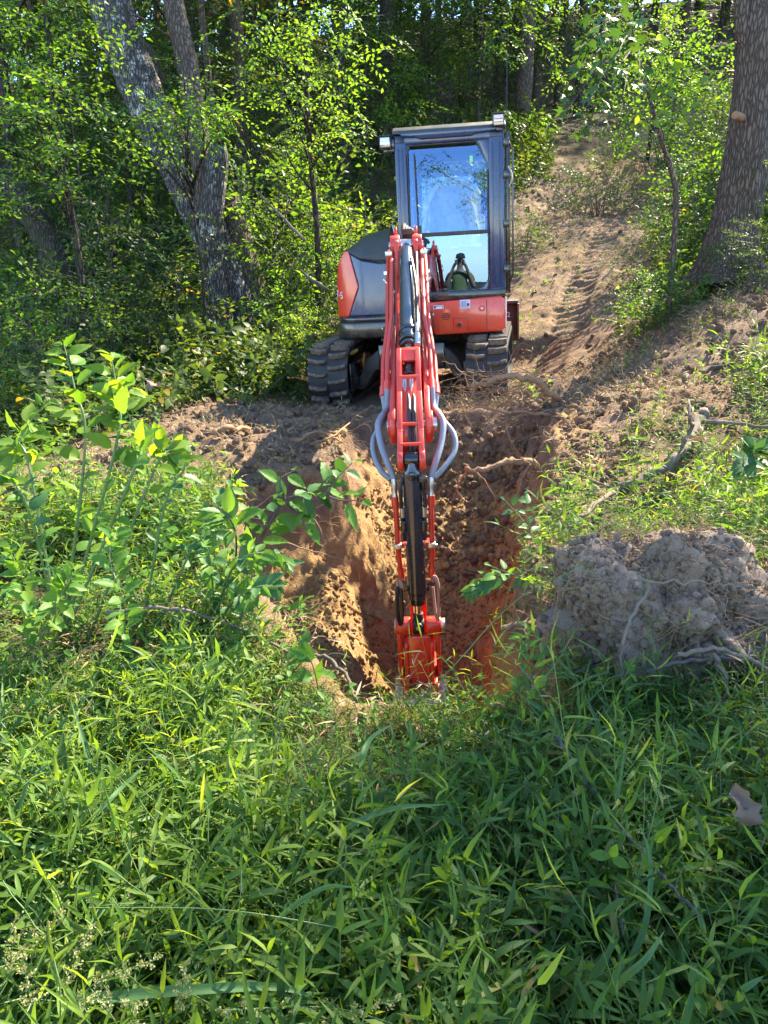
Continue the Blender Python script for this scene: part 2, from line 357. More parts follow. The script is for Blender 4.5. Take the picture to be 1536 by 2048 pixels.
def height(x, y):
    x = np.asarray(x, float); y = np.asarray(y, float)
    z = base(x, y)
    near = np.exp(-((np.maximum(y - 8, 0)) / 12) ** 2)
    z = z + .10 * fbm(x * .7, y * .7, 1) * sstep(1, 5, np.hypot(x, y)) + .05 * fbm(x * 2.3, y * 2.3, 2)
    # level pad under the tracks, tipped with the machine
    ca, sa = math.cos(YAW_TR), math.sin(YAW_TR); lx = (x - MX) * ca - (y - MY) * sa; ly = (x - MX) * sa + (y - MY) * ca
    dd = np.maximum(np.abs(lx) - 1.05, np.abs(ly) - 1.35); pad = 1 - sstep(0, .55, dd)
    z = z * (1 - pad) + (math.tan(ROLL) * (x - MX) - .012) * pad
    bs = baresoil(x, y)
    z = z + bs * (.035 * fbm(x * 6, y * 6, 3) + .02 * fbm(x * 17, y * 17, 4)) * (1 - .6 * pad)
    # track prints on the path
    d, lat, arc = pathd(x, y); on = 1 - sstep(.9, 1.3, d)
    for c, a in ((.62, .045), (-.62, .045)):
        q = np.clip(1 - np.abs(lat - c + .1 * np.sin(arc * .7)) / .28, 0, 1); q = sstep(0, .4, q)
        z = z + on * q * (a * np.sin(arc * 2 * math.pi / .17 + 2.5 * vn(lat * 3, arc * 1.2, 5)) * (.3 + .7 * vn(x * 3, y * 3, 12)) - .05)
    # spoil heaps and lumps
    for hx, hy, hr, hh in ((-1.35, 5.7, .45, .16), (-.95, 5.2, .4, .10), (-.9, 6.3, .5, .10), (1.9, 6.0, .5, .12), (2.3, 7.2, .7, .14),
                           (1.55, 7.4, .35, .16), (3.2, 7.6, .6, .12), (-.5, 5.75, .3, .1), (1.35, 3.2, .5, .10), (5.6, 18.8, .9, .25), (2.6, 16.5, .8, .15)):
        z = z + hh * np.exp(-((x - hx) ** 2 + (y - hy) ** 2) / hr ** 2) * (1 + .5 * fbm(x * 5, y * 5, 6))
    # the pit
    s = sdf(x + .07 * fbm(x * 2.5, y * 2.5, 8) , y + .07 * fbm(x * 2.5, y * 2.5, 9)) + .04 * fbm(x * 9, y * 9, 10)
    dep = np.interp(y, [2.3, 3.2, 4.5, 5.0, 5.5, 6.0, 6.5, 6.9], [1.5, 1.52, 1.46, 1.22, .98, .72, .42, .18])
    dep = dep * (.43 + .57 * sstep(-.42, .22, x)) 
    wl = np.where(x > .35, .30 + .28 * sstep(.35, 1, x), .15 + .12 * vn(y * 1.7, x, 61))
    t = np.clip(s / wl, 0, 1); prof = np.where(t < .5, 1.5 * t - .5 * t * t * 2 * .5, t); prof = t ** .85 * (2 - t) ** .35
    prof = np.clip(prof + .10 * (vn(y * 2.2 + x, t * 3, 4) - .5) * (t > 0) * (t < 1), 0, 1)
    inside = (s > 0)
    rough = .05 * fbm(x * 5, y * 5, 11) + .035 * fbm(x * 13, y * 13, 12) + .024 * fbm(x * 30, y * 30, 13)
    z = z - np.where(inside, dep * prof - rough * np.minimum(1, t * 2), 0)
    return z
def baresoil(x, y):
    """1 where there is no plant cover"""
    x = np.asarray(x, float); y = np.asarray(y, float)
    s = sdf(x, y); n = fbm(x * 1.6, y * 1.6, 21) * .35 + fbm(x * 5, y * 5, 22) * .15
    a = sstep(-.95, -.35, s + n * .6) * sstep(3.9, 4.8, y + n) + sstep(-.16, 0, s + n * .15) * (y <= 4.8)
    d, lat, arc = pathd(x, y); a = np.maximum(a, 1 - sstep(1.3, 1.9, d + n))
    a = np.maximum(a, (1 - sstep(.7, 1.2, np.hypot((x + 1.5) / 1.05, (y - 4.9) / .75) + n)) * .85)
    # pad and clearing right of the machine
    a = np.maximum(a, (1 - sstep(1.1, 2.0, np.hypot((x + .3) / 1.3, (y - 6.4) / 1.2) + n)) )
    a = np.maximum(a, (1 - sstep(.8, 1.15, np.hypot((x - 3.0) / 2.7, (y - 6.9) / 1.75) + n * .6)) * .95)
    return np.clip(a, 0, 1)
def lit_mask_grass(x, y):
    return 1 - baresoil(x, y)
def axis(segs):
    out = []
    for a, b, st in segs: out += list(np.arange(a, b, st))
    out.append(segs[-1][1]); return np.array(out)
def geo(a, b, s0, f):
    r = []; v = a; s = s0
    while v < b: v += s; s *= f; r.append(v)
    return r
xs = axis([(-5, -1.4, .045), (-1.4, 1.75, .021), (1.75, 6, .04)]); ys = axis([(.6, 2.2, .04), (2.2, 7.1, .020), (7.1, 15.5, .036)])
xs = np.r_[np.sort(-np.array(geo(5, 400, .08, 1.13))), xs, np.array(geo(6, 400, .08, 1.13))]
ys = np.r_[np.sort(-np.array(geo(-.6, 400, .08, 1.16))), ys, np.array(geo(15.5, 400, .06, 1.1))]
X, Y = np.meshgrid(xs, ys, indexing='ij'); Z = height(X, Y)
S = sdf(X, Y); wall = np.exp(-((S - .15) / .2) ** 2) * (S > -.1)
X2 = X + wall * .06 * fbm(Y * 4, Z * 5, 31) ; Y2 = Y + wall * .05 * fbm(X * 4, Z * 5, 33)
X2 += wall * .05 * fbm(Y * 8, Z * 8, 36) + (S > .05) * .022 * fbm(Y * 18, Z * 18, 37) + wall * .02 * fbm(Y * 14, Z * 16, 35)
V = np.stack([X2, Y2, Z], -1).reshape(-1, 3)
nx, ny = X.shape; I = np.arange(nx * ny).reshape(nx, ny)
Fq = np.stack([I[:-1, :-1], I[1:, :-1], I[1:, 1:], I[:-1, 1:]], -1).reshape(-1, 4)
def groundmat():
    m, t, o = newmat('earth')
    p = N(t, 'ShaderNodeBsdfPrincipled', Roughness=.92); p.inputs['Specular IOR Level'].default_value = .15
    at = N(t, 'ShaderNodeAttribute'); at.attribute_name = 'mask'; sp = N(t, 'ShaderNodeSeparateColor'); L(t, at.outputs['Color'], sp.inputs[0])
    tc = N(t, 'ShaderNodeTexCoord'); v = tc.outputs['Object']
    n1 = noise(t, v, 3.0, 6, .65); n2 = noise(t, v, 22, 6, .7); n3 = noise(t, v, 90, 5, .7)
    soil = mixc(t, n2, (.11, .07, .045), (.27, .175, .11)); soil = mixc(t, ramp(t, n1, [(.35, (0, 0, 0)), (.7, (1, 1, 1))]), soil, mixc(t, n3, (.22, .15, .095), (.38, .27, .18)))
    vo = N(t, 'ShaderNodeTexVoronoi', Scale=26); L(t, v, vo.inputs['Vector'])
    clay = mixc(t, n2, (.28, .165, .068), (.52, .345, .155)); clay = mixc(t, ramp(t, n1, [(.38, (0, 0, 0)), (.68, (1, 1, 1))]), clay, (.38, .22, .09))
    clay = mixc(t, math_(t, 'MULTIPLY', ramp(t, n3, [(.55, (0, 0, 0)), (.7, (1, 1, 1))]), .5), clay, (.62, .45, .24))
    lit = mixc(t, n3, (.045, .032, .02), (.15, .10, .06)); lit = mixc(t, ramp(t, n2, [(.45, (0, 0, 0)), (.65, (1, 1, 1))]), lit, (.035, .05, .016))
    c = mixc(t, sp.outputs[0], lit, soil); c = mixc(t, sp.outputs[1], c, clay)
    c = mixc(t, math_(t, 'MULTIPLY', vo.outputs['Distance'], .3), c, (.05, .03, .02))
    L(t, c, p.inputs['Base Color'])
    b = N(t, 'ShaderNodeBump', Strength=.9, Distance=.03); hh = math_(t, 'ADD', n2, math_(t, 'MULTIPLY', n3, .5))
    L(t, hh, b.inputs['Height']); L(t, b.outputs[0], p.inputs['Normal']); L(t, p.outputs[0], o.inputs[0]); return m
M['earth'] = groundmat()
SF = S.reshape(-1); bareF = baresoil(X, Y).reshape(-1)
clayF = np.clip(sstep(-.12, .10, S + .1 * fbm(X * 3, Y * 3, 41)).reshape(-1) + .75 * (sstep(-.5, -.1, S).reshape(-1)) * (fbm(X * 2.2, Y * 2.2, 43).reshape(-1) > .05) * (Y.reshape(-1) > 4.4), 0, 1)
# topsoil darker band just under the rim
dz = (base(X, Y) - Z).reshape(-1)
clayF = clayF * np.where(SF > 0, sstep(.10, .42, dz + .12 * fbm(X * 4, Y * 4, 44).reshape(-1)), 1)
# far, upper end of the pit is brown topsoil
clayF = clayF * (1 - .55 * sstep(5.9, 6.6, Y.reshape(-1)))
pd, plat, parc = pathd(X, Y); clayF = np.maximum(clayF, (.25 * (1 - sstep(.2, 1.0, pd)) * (vn(X * 2, Y * 2, 50) > .4)).reshape(-1))
litF = np.zeros_like(bareF)
full = mesh_np('tmp', V, Fq); full.update()
nrm = np.zeros(len(V) * 3, dtype=np.float32); full.vertices.foreach_get('normal', nrm); nrm = nrm.reshape(-1, 3)
cen = (S.reshape(-1)[Fq]).mean(1); pcen = (pd.reshape(-1)[Fq]).mean(1); yc = (Y.reshape(-1)[Fq]).mean(1)
pitm = cen > -.03; pthm = (~pitm) & (pcen < 1.15) & (yc > 10.0) & (yc < 26)
def sub(name, mask, label):
    F = Fq[mask]; u, inv = np.unique(F, return_inverse=True); F2 = inv.reshape(F.shape)
    me = mesh_np(name, V[u], F2, [M['earth']])
    a = me.color_attributes.new('mask', 'FLOAT_COLOR', 'POINT')
    a.data.foreach_set('color', np.stack([bareF[u], clayF[u], litF[u], np.ones(len(u))], -1).astype(np.float32).ravel())
    me.normals_split_custom_set_from_vertices([tuple(n) for n in nrm[u]])
    return tag(mobj(name, me), label, None, None, 'structure')
sub('ground', ~(pitm | pthm), 'woodland ground of brown soil and plant litter')
sub('pit', pitm, 'deep hole dug in orange clay in front of the excavator')
sub('dirt_track', pthm, 'bare dirt track with tread prints climbing behind the cab')
bpy.data.meshes.remove(full)
def hz(x, y): return float(height(np.array([x]), np.array([y]))[0])

# ------------------------------------------------------------------ scattering of uncountable cover (one object each)
def scatter(name, pts, rots, scl, idx, sources, label, parent=None):
    col = bpy.data.collections.new(name + '_kinds')
    for k, me in enumerate(sources):
        ob = bpy.data.objects.new('%s_kind_%02d' % (name, k), me); col.objects.link(ob)
    me = bpy.data.meshes.new(name); n = len(pts); me.vertices.add(n); me.vertices.foreach_set('co', np.asarray(pts, np.float32).ravel())
    a = me.attributes.new('rot', 'FLOAT_VECTOR', 'POINT'); a.data.foreach_set('vector', np.asarray(rots, np.float32).ravel())
    a = me.attributes.new('scl', 'FLOAT', 'POINT'); a.data.foreach_set('value', np.asarray(scl, np.float32).ravel())
    a = me.attributes.new('idx', 'INT', 'POINT'); a.data.foreach_set('value', np.asarray(idx, np.int32).ravel())
    ob = mobj(name, me, parent)
    g = bpy.data.node_groups.new(name, 'GeometryNodeTree')
    g.interface.new_socket('Geometry', in_out='INPUT', socket_type='NodeSocketGeometry')
    g.interface.new_socket('Geometry', in_out='OUTPUT', socket_type='NodeSocketGeometry')
    gi = g.nodes.new('NodeGroupInput'); go = g.nodes.new('NodeGroupOutput')
    ci = g.nodes.new('GeometryNodeCollectionInfo'); ci.inputs['Collection'].default_value = col
    ci.inputs['Separate Children'].default_value = True; ci.inputs['Reset Children'].default_value = True
    ip = g.nodes.new('GeometryNodeInstanceOnPoints'); ip.inputs['Pick Instance'].default_value = True
    def attr(nm, ty):
        q = g.nodes.new('GeometryNodeInputNamedAttribute'); q.data_type = ty; q.inputs['Name'].default_value = nm
        return q.outputs['Attribute']
    g.links.new(gi.outputs[0], ip.inputs['Points']); g.links.new(ci.outputs[0], ip.inputs['Instance'])
    g.links.new(attr('idx', 'INT'), ip.inputs['Instance Index']); g.links.new(attr('rot', 'FLOAT_VECTOR'), ip.inputs['Rotation'])
    g.links.new(attr('scl', 'FLOAT'), ip.inputs['Scale']); g.links.new(ip.outputs[0], go.inputs[0])
    md = ob.modifiers.new('scatter', 'NODES'); md.node_group = g
    return tag(ob, label, None, None, 'stuff')
# ------------------------------------------------------------------ the excavator
rnd = random.Random(5)
EX = empty('excavator', (MX, MY, 0.0)); EX.rotation_euler = (0, ROLL * -1, 0)
EX.rotation_mode = 'QUATERNION'
EX.rotation_quaternion = (Matrix.Rotation(-YAW_UP, 4, 'Z') @ Matrix.Rotation(-ROLL, 4, 'Y')).to_quaternion()
tag(EX, 'orange red compact excavator with dark cab reaching its arm down into the hole', 'excavator')
E = EX
def SB(x, D, z):
    """point on the boom plane: x across, D metres from the viewer's end, z up -> excavator coordinates"""
    X = .240 + (D - 6.0) * .040 + x - MX; Yw = D - .040 * x - MY
    c, s = math.cos(YAW_UP), math.sin(YAW_UP)
    return Vector((c * X - s * Yw, s * X + c * Yw, z))
def SP(m, prof, x0, x1): return m.prism(prof, lambda x, u, v: SB(x, u, v), x0, x1)
def SC(m, a, b, r, r2=None, n=24): return m.cyl(SB(*a), SB(*b), r, r2, n)
def disc(D, z, r, n=18): return [(D + r * math.cos(2 * math.pi * i / n), z + r * math.sin(2 * math.pi * i / n)) for i in range(n)]
# --- tracks
TL, TRr, TW = 2.5, .285, .40
def belt_pt(s, r):
    """s in metres along the outer belt, starting at top rear going forward; returns y,z,angle of normal"""
    st = TL - 2 * TRr; arc = math.pi * TRr
    tot = 2 * st + 2 * arc; s = s % tot
    if s < st: return (st / 2 - s, TRr + r, math.pi / 2)
    s -= st
    if s < arc:
        a = math.pi / 2 + s / TRr; return (-st / 2 + r * math.cos(a), TRr + r * math.sin(a), a)
    s -= arc
    if s < st: return (-st / 2 + s, TRr - r, -math.pi / 2)
    s -= st; a = -math.pi / 2 + s / TRr; return (st / 2 + r * math.cos(a), TRr + r * math.sin(a), a)
TOT = 2 * (TL - 2 * TRr) + 2 * math.pi * TRr
def lug_mesh(side):
    m = MB(); w = .175; h = .05
    # chevron block: wide at the belt edge, stepped inwards
    x0, x1 = (.012, .192) if side > 0 else (-.192, -.012)
    outer = x1 if side > 0 else x0; inner = x0 if side > 0 else x1
    mid = inner + (outer - inner) * .5
    prof = [(inner, -.026), (mid, -.030), (outer, -.004), (outer, .034), (mid, .010), (inner, .014)]
    n = len(prof); V = [(x, y, -.004) for x, y in prof] + [(x * .985, y * .80 + .002, h) for x, y in prof]
    F = [tuple(range(n, 2 * n)), tuple(range(n))[::-1]] + [(i, (i + 1) % n, (i + 1) % n + n, i + n) for i in range(n)]
    m.add(V, F); return m
lugm = {}
for sd_ in (-1, 1):
    o = lug_mesh(sd_).build('tread_lug', M['lug'], None, bevel=.004, seg=1); lugm[sd_] = o.data; bpy.data.objects.remove(o)
for side in (-1, 1):
    tr = MB(); n = 110; V = []
    for i in range(n):
        s = TOT * i / n
        for r_, xx in ((TRr - .0, -.2), (TRr + .0, .2), (TRr - .045, .2), (TRr - .045, -.2)):
            y, z, a = belt_pt(s, r_); V.append((xx, y, z))
    F = []
    for i in range(n):
        for j in range(4):
            a = i * 4 + j; b = i * 4 + (j + 1) % 4; c = ((i + 1) % n) * 4 + (j + 1) % 4; d = ((i + 1) % n) * 4 + j; F.append((a, b, c, d))
    tr.add(V, F)
    dx = side * .78
    ty = tr.build('track', M['rubber'], E, smooth=True)
    a = -(YAW_TR - YAW_UP); ty.rotation_euler = (0, 0, a); ty.location = Matrix.Rotation(a, 3, 'Z') @ Vector((dx, 0, 0))
    pit = TOT / 46
    for k in range(46):
        for sg in (-1, 1):
            s = (k + (.5 if sg > 0 else 0)) * pit; y, z, an = belt_pt(s, TRr)
            if an == -math.pi / 2 and k > 6: continue
            lo = bpy.data.objects.new('tread_lug', lugm[sg]); link(lo); lo.parent = ty
            lo.location = (0, y, z); lo.rotation_euler = (an - math.pi / 2, 0, 0)
    for yy in (-(TL / 2 - TRr), TL / 2 - TRr):
        wm = MB(); wm.prism([(yy + .235 * math.cos(2 * math.pi * i / 28), TRr + .235 * math.sin(2 * math.pi * i / 28)) for i in range(28)], lambda x, u, v: Vector((x, u, v)), -.08, .08)
        wm.build('idler_wheel', M['black'], ty, bevel=.02)
    for k in range(5): MB().cyl((-.11, -.62 + k * .31, .10), (.11, -.62 + k * .31, .10), .085, n=16).build('track_roller', M['blackmat'], ty)
    wm = MB(); wm.b2((-.08, -.85, .14), (.08, .85, .40)); inx = -side
    wm.b2((inx * .10, -1.02, .22), (inx * .13, -.55, .36)); wm.b2((inx * .205, -1.16, .14), (inx * .222, -.72, .42))
    wm.build('track_frame', M['black'], ty, bevel=.012)
# carriage between the tracks
a = -(YAW_TR - YAW_UP)
m = MB(); m.prism([(-.62, .12), (-.46, .42), (-.30, .545), (.30, .545), (.46, .42), (.62, .12), (.52, .10), (.38, .30), (.22, .34), (-.22, .34), (-.38, .30), (-.52, .10)],
                  lambda x, u, v: Vector((u, x, v)), -.78, .8)
m.cyl((0, 0, .5), (0, 0, .63), .42, n=40)
o = m.build('carriage', M['blackmat'], E, bevel=.012); o.rotation_euler = (0, 0, a)
m = MB(); m.b2((-.34, -.80, .30), (.34, -.77, .56))
o = m.build('carriage_plate', M['black'], E, bevel=.01); o.rotation_euler = (0, 0, a)
# dozer blade at the back
bl = MB(); pr = [(1.62, .32), (1.56, .42), (1.54, .60), (1.57, .76), (1.64, .84), (1.67, .84), (1.62, .74), (1.585, .60), (1.60, .44), (1.66, .32)]
bl.prism(pr, lambda x, u, v: Vector((x, u, v)), -.98, 1.06)
for sx in (-.97, .35, 1.05): bl.b2((sx - .012, 1.36, .36), (sx + .012, 1.60, .80))
bl.b2((-.97, 1.46, .80), (1.05, 1.66, .835)); bl.b2((-.5, .7, .25), (-.4, 1.58, .36)); bl.b2((.4, .7, .25), (.5, 1.58, .36))
bo = bl.build('dozer_blade', M['blade'], E, bevel=.006); bo.rotation_euler = (0, 0, a)
def text(body, size, loc, rot, mat, parent, name='lettering', ext=.0012, align='CENTER'):
    cu = bpy.data.curves.new(name, 'FONT'); cu.body = body; cu.size = size; cu.extrude = ext; cu.align_x = align; cu.align_y = 'CENTER'
    tmp = bpy.data.objects.new('tmp', cu); me = bpy.data.meshes.new_from_object(tmp); me.materials.clear(); me.materials.append(mat); bpy.data.objects.remove(tmp)
    o = bpy.data.objects.new(name, me); link(o); o.parent = parent; o.location = loc; o.rotation_euler = rot; return o
text('C2', .085, (.90, 1.53, .66), (R(90), 0, 0), M['white'], bo)
# --- upper body platform
def rrect(x0, x1, y0, y1, rs, n=8):
    """rounded rectangle, rs = radii at (x0,y0),(x1,y0),(x1,y1),(x0,y1)"""
    P = []
    for (cx, cy, r, a0) in ((x0 + rs[0], y0 + rs[0], rs[0], 180), (x1 - rs[1], y0 + rs[1], rs[1], 270), (x1 - rs[2], y1 - rs[2], rs[2], 0), (x0 + rs[3], y1 - rs[3], rs[3], 90)):
        for k in range(n + 1):
            t = R(a0 + 90 * k / n); P.append((cx + r * math.cos(t), cy + r * math.sin(t)))
    return P
def slab(prof, z0, z1, m=None):
    m = m or MB(); return m.prism(prof, lambda x, u, v: Vector((u, v, x)), z0, z1)
slab(rrect(-.80, .86, -.70, 1.22, (.26, .06, .5, .5)), .625, .66).build('swing_platform', M['blackmat'], E, bevel=.008)
slab(rrect(-.825, -.20, -.80, .5, (.20, .03, .02, .02)), .63, .795).build('front_skirt', M['black'], E, bevel=.02, seg=3)
slab(rrect(-.815, -.22, -.76, .5, (.22, .03, .02, .02)), .795, .84).build('skirt_step', M['black'], E, bevel=.008)
slab(rrect(-.86, .88, .30, 1.32, (.05, .05, .55, .55), 12), .66, 1.02).build('counterweight', M['red'], E, bevel=.03, seg=3)
m = MB(); m.cyl((-.34, -.812, .725), (-.34, -.80, .725), .012, n=12); m.build('bolt', M['zinc'], E)
# --- hood: orange side, dark blue front, grey top
zk = [.84, 1.18, 1.36, 1.52, 1.64, 1.70]; xlk = [-.825, -.81, -.785, -.68, -.525, -.24]
def xl(z): return np.interp(z, zk, xlk)
def ztop(x): return np.interp(x, xlk[1:], zk[1:])
def yf(x, z):
    r = .34; u = np.clip((-.50 - x) / r, 0, 1)
    return -.735 + r * (1 - np.sqrt(np.maximum(0, 1 - u * u))) * .9 + .05 * ((z - .84) / .8) ** 2
def zs(x): return float(np.interp(x, [-.70, -.55, -.38, -.24], [1.50, 1.40, 1.365, 1.36]))
def xb(z): return float(np.interp(z, [.84, 1.14, 1.50], [-.70, -.575, -.665]))
def grid_obj(name, fn, nu, nv, mat, parent, solid=.012):
    V = [fn(i / nu, j / nv) for i in range(nu + 1) for j in range(nv + 1)]
    F = [(i * (nv + 1) + j, (i + 1) * (nv + 1) + j, (i + 1) * (nv + 1) + j + 1, i * (nv + 1) + j + 1) for i in range(nu) for j in range(nv)]
    me = mesh_np(name, V, F, [mat]); o = mobj(name, me, parent)
    s = o.modifiers.new('thick', 'SOLIDIFY'); s.thickness = solid; s.offset = 0; return o
def red_fn(u, v):
    z = .845 + v * (1.50 - .845)
    if u <= .45:                                           # side wall going back
        k = u / .45; x = float(xl(z)); y0 = float(yf(x, z)); return (x - .015 * math.sin(math.pi * min(1, (1 - k) * 2)) * 0, .95 + (y0 - .95) * k, z)
    k = (u - .45) / .55; x = float(xl(z)) + (xb(z) - float(xl(z))) * k
    return (x, float(yf(x, z)), z)
side_cover = grid_obj('side_cover', red_fn, 40, 24, M['red'], E)
def navy_fn(u, v):
    t = v; top = zs(-.655 + (u) * (.655 - .24)); z = .845 + t * (top - .845)
    xa = xb(z) + .004; x = xa + (-.24 - xa) * u
    return (x, float(yf(x, z)) + .006, z)
grid_obj('front_cover', navy_fn, 24, 24, M['navy_sky_tint'], E)
def top_fn(u, v):
    x0 = -.695 + u * (.695 - .24); z0 = zs(x0) + .004
    if v <= .5:
        k = v / .5; xt = float(np.interp(u, [0, .35, 1], [-.70, -.52, -.24])); zt = float(ztop(xt))
        x = x0 + (xt - x0) * k; z = z0 + (zt - z0) * math.sin(k * math.pi / 2)
        yy = float(yf(x0, z0)); return (x, yy - .012 + .50 * (1 - math.cos(k * math.pi / 2)), z)
    k = (v - .5) / .5; xt = float(np.interp(u, [0, .35, 1], [-.70, -.52, -.24])); zt = float(ztop(xt)); yy = float(yf(x0, z0)) - .012 + .50
    return (xt, yy + (.98 - yy) * k, zt - .12 * k * k)
grid_obj('hood_top', top_fn, 24, 28, M['charcoal'], E)
m = MB(); m.b2((-.235, -.69, .66), (-.19, .9, 1.60)); m.b2((-.20, -.60, .66), (-.10, .3, 1.35)); m.build('engine_bulkhead', M['blackmat'], E, bevel=.006)
m = MB(); m.tube(spline([(-.25, -.30, 1.68), (-.245, -.36, 1.72), (-.215, -.46, 1.70), (-.19, -.52, 1.60)], 5), .013, 8); m.build('grab_loop', M['zinc'], E)
# model number on the orange side, around the front corner
for ch, u_, zz in (('5', .40, 1.085), ('7', .47, 1.075), ('-', .53, 1.067), ('5', .60, 1.058)):
    v_ = (zz - .845) / (1.50 - .845); p0 = Vector(red_fn(u_, v_)); p1 = Vector(red_fn(u_ + .03, v_)); tx = (p1 - p0).normalized()
    nrmv = tx.cross(Vector((0, 0, 1))).normalized()
    mt = Matrix((tx, Vector((0, 0, 1)), nrmv)).transposed()
    o = text(ch, .095, p0 + nrmv * .009, mt.to_euler(), M['white'], side_cover)
# --- red panel under the cab
def panel_poly():
    return [(.12, .955), (.845, .985), (.885, .95), (.885, .68), (.845, .645), (.19, .635), (.17, .66), (.165, .78), (.12, .80)]
m = MB(); m.prism(panel_poly(), lambda x, u, v: Vector((u, x, v)), -.80, -.60)
pan = m.build('lower_panel', M['red'], E, bevel=.014, seg=3)
for a_, b_ in (((.70, -.8025, .66), (.706, -.795, .965)), ((.515, -.8025, .655), (.519, -.795, .785)), ((.37, -.8025, .786), (.519, -.795, .789)), ((.37, -.8025, .655), (.374, -.795, .785))):
    MB().b2(a_, b_).build('panel_seam', M['blackmat'], pan)
for k, (w_) in enumerate((.03, .046, .046, .03)):
    MB().b2((.295 - w_, -.804, .835 - k * .017), (.295 + w_, -.795, .8425 - k * .017)).build('vent_slit', M['blackmat'], pan)
for x_, z_ in ((.165, .84), (.655, .875)):
    m = MB(); m.cyl((x_, -.803, z_), (x_, -.795, z_), .03, n=24); o = m.build('reflector_cup', M['red_arm'], pan)
    m = MB(); m.cyl((x_, -.809, z_), (x_, -.801, z_), .014, n=16); m.build('reflector', M['pinkdot'], pan, bevel=.003)
m = MB(); m.cyl((.43, -.806, .725), (.43, -.795, .725), .036, n=28); m.build('lock_rim', M['red_arm'], pan, bevel=.003)
m = MB(); m.cyl((.43, -.810, .725), (.43, -.80, .725), .022, n=22); m.build('panel_lock', M['blackmat'], pan)
st1 = MB().b2((.175, -.8045, .89), (.275, -.80, .925)).build('control_sticker', M['white'], pan)
m = MB(); m.b2((.182, -.806, .914), (.27, -.8045, .920)); m.b2((.264, -.806, .896), (.27, -.8045, .92)); m.cyl((.19, -.806, .906), (.19, -.8044, .906), .012, n=14); m.build('sticker_print', M['print'], st1)
st2 = MB().b2((.44, -.8045, .885), (.54, -.80, .965)).build('info_sticker', M['lightblue'], pan)
m = MB()
for k in range(7): m.b2((.447, -.8062, .950 - k * .009), (.447 + (.052 if k % 3 else .075), -.8045, .9535 - k * .009))
m.b2((.508, -.8062, .905), (.532, -.8045, .932)); m.build('sticker_print', M['print'], st2)
MB().b2((.885, -.79, .66), (.90, -.2, .97)).build('sunlit_panel_edge', M['pinkdot'], pan, bevel=.004)  # pale strip, sunlight on the panel's right edge put into its colour
# --- cab
cab = MB()
Y0, Y1 = -.745, .70
cab.b2((-.15, Y0, 1.0), (-.035, Y0 + .10, 2.50)); cab.b2((.735, Y0, 1.0), (.885, Y0 + .10, 2.50))
cab.b2((-.15, Y0, 2.405), (.885, Y0 + .10, 2.50)); 
cab.b2((-.15, Y1 - .08, 1.0), (-.07, Y1, 2.50)); cab.b2((.80, Y1 - .08, 1.0), (.885, Y1, 2.50)); cab.b2((-.15, Y1 - .08, 2.40), (.885, Y1, 2.50))
for xx in (-.15, .825): cab.b2((xx, Y0 + .1, 2.42), (xx + .06, Y1, 2.50)); cab.b2((xx, Y0 + .1, 1.0), (xx + .06, Y1, 1.42 if xx < 0 else 1.06))
cab.b2((-.15, Y1 - .06, 1.0), (.885, Y1, 1.45)); cab.b2((.82, .0, 1.0), (.885, .07, 2.45))
cf = cab.build('cab_frame', M['navy_sky_tint'], E, bevel=.016, seg=3)
m = MB()
def tri(m, P, y0, y1): m.prism(P, lambda x, u, v: Vector((u, x, v)), y0, y1)
m = MB(); tri(m, [(.60, 2.41), (.74, 2.41), (.74, 2.10), (.725, 2.20), (.68, 2.29), (.635, 2.38)], Y0 + .004, Y0 + .06); m.build('corner_gusset', M['navy_sky_tint'], cf, bevel=.004)
m = MB(); tri(m, [(-.04, 2.41), (.04, 2.41), (-.005, 2.395), (-.025, 2.36), (-.04, 2.30)], Y0 + .004, Y0 + .06); m.build('corner_gusset', M['navy_sky_tint'], cf, bevel=.004)
m = MB(); tri(m, [(.74, 1.05), (.60, 1.05), (.66, 1.07), (.705, 1.12), (.74, 1.20)], Y0 + .004, Y0 + .06); m.build('corner_gusset', M['navy_sky_tint'], cf, bevel=.004)
for xx in (-.115, -.075, .775, .845): MB().b2((xx - .006, Y0 - .012, 1.1), (xx + .006, Y0 + .002, 2.38)).build('post_rib', M['navy_sky_tint'], cf, bevel=.004)
m = MB(); m.b2((-.035, Y0 - .006, 1.575), (.735, Y0 + .03, 1.612)); m.b2((-.035, Y0 - .002, 1.045), (-.022, Y0 + .02, 2.405)); m.b2((.722, Y0 - .002, 1.05), (.735, Y0 + .02, 2.15))
m.b2((-.035, Y0 - .002, 2.392), (.64, Y0 + .02, 2.405)); m.build('window_seal', M['blackmat'], cf, bevel=.003)
m = MB(); m.b2((-.16, -.775, .965), (.89, -.50, 1.055)); m.build('cab_sill', M['black'], E, bevel=.012)
# glass (upper pane leans back a little)
gl = MB(); gl.add([(-.03, Y0 + .016, 1.61), (.73, Y0 + .016, 1.61), (.73, Y0 + .075, 2.405), (-.03, Y0 + .075, 2.405)], [(0, 1, 2, 3)])
gl.build('upper_window', M['glass'], E)
gl = MB(); gl.add([(-.03, Y0 + .012, 1.05), (.73, Y0 + .012, 1.05), (.73, Y0 + .0095, 1.58), (-.03, Y0 + .0095, 1.58)], [(0, 1, 2, 3)])
gl.build('lower_window', M['glass'], E)
gl = MB(); gl.add([(.87, Y0 + .1, 1.06), (.87, -.0, 1.06), (.87, -.0, 2.42), (.87, Y0 + .1, 2.42)], [(0, 1, 2, 3)]); gl.build('door_window', M['glass'], E)
gl = MB(); gl.add([(-.07, Y1 - .03, 1.45), (.80, Y1 - .03, 1.45), (.80, Y1 - .03, 2.40), (-.07, Y1 - .03, 2.40)], [(0, 1, 2, 3)]); gl.build('rear_window', M['glass'], E)
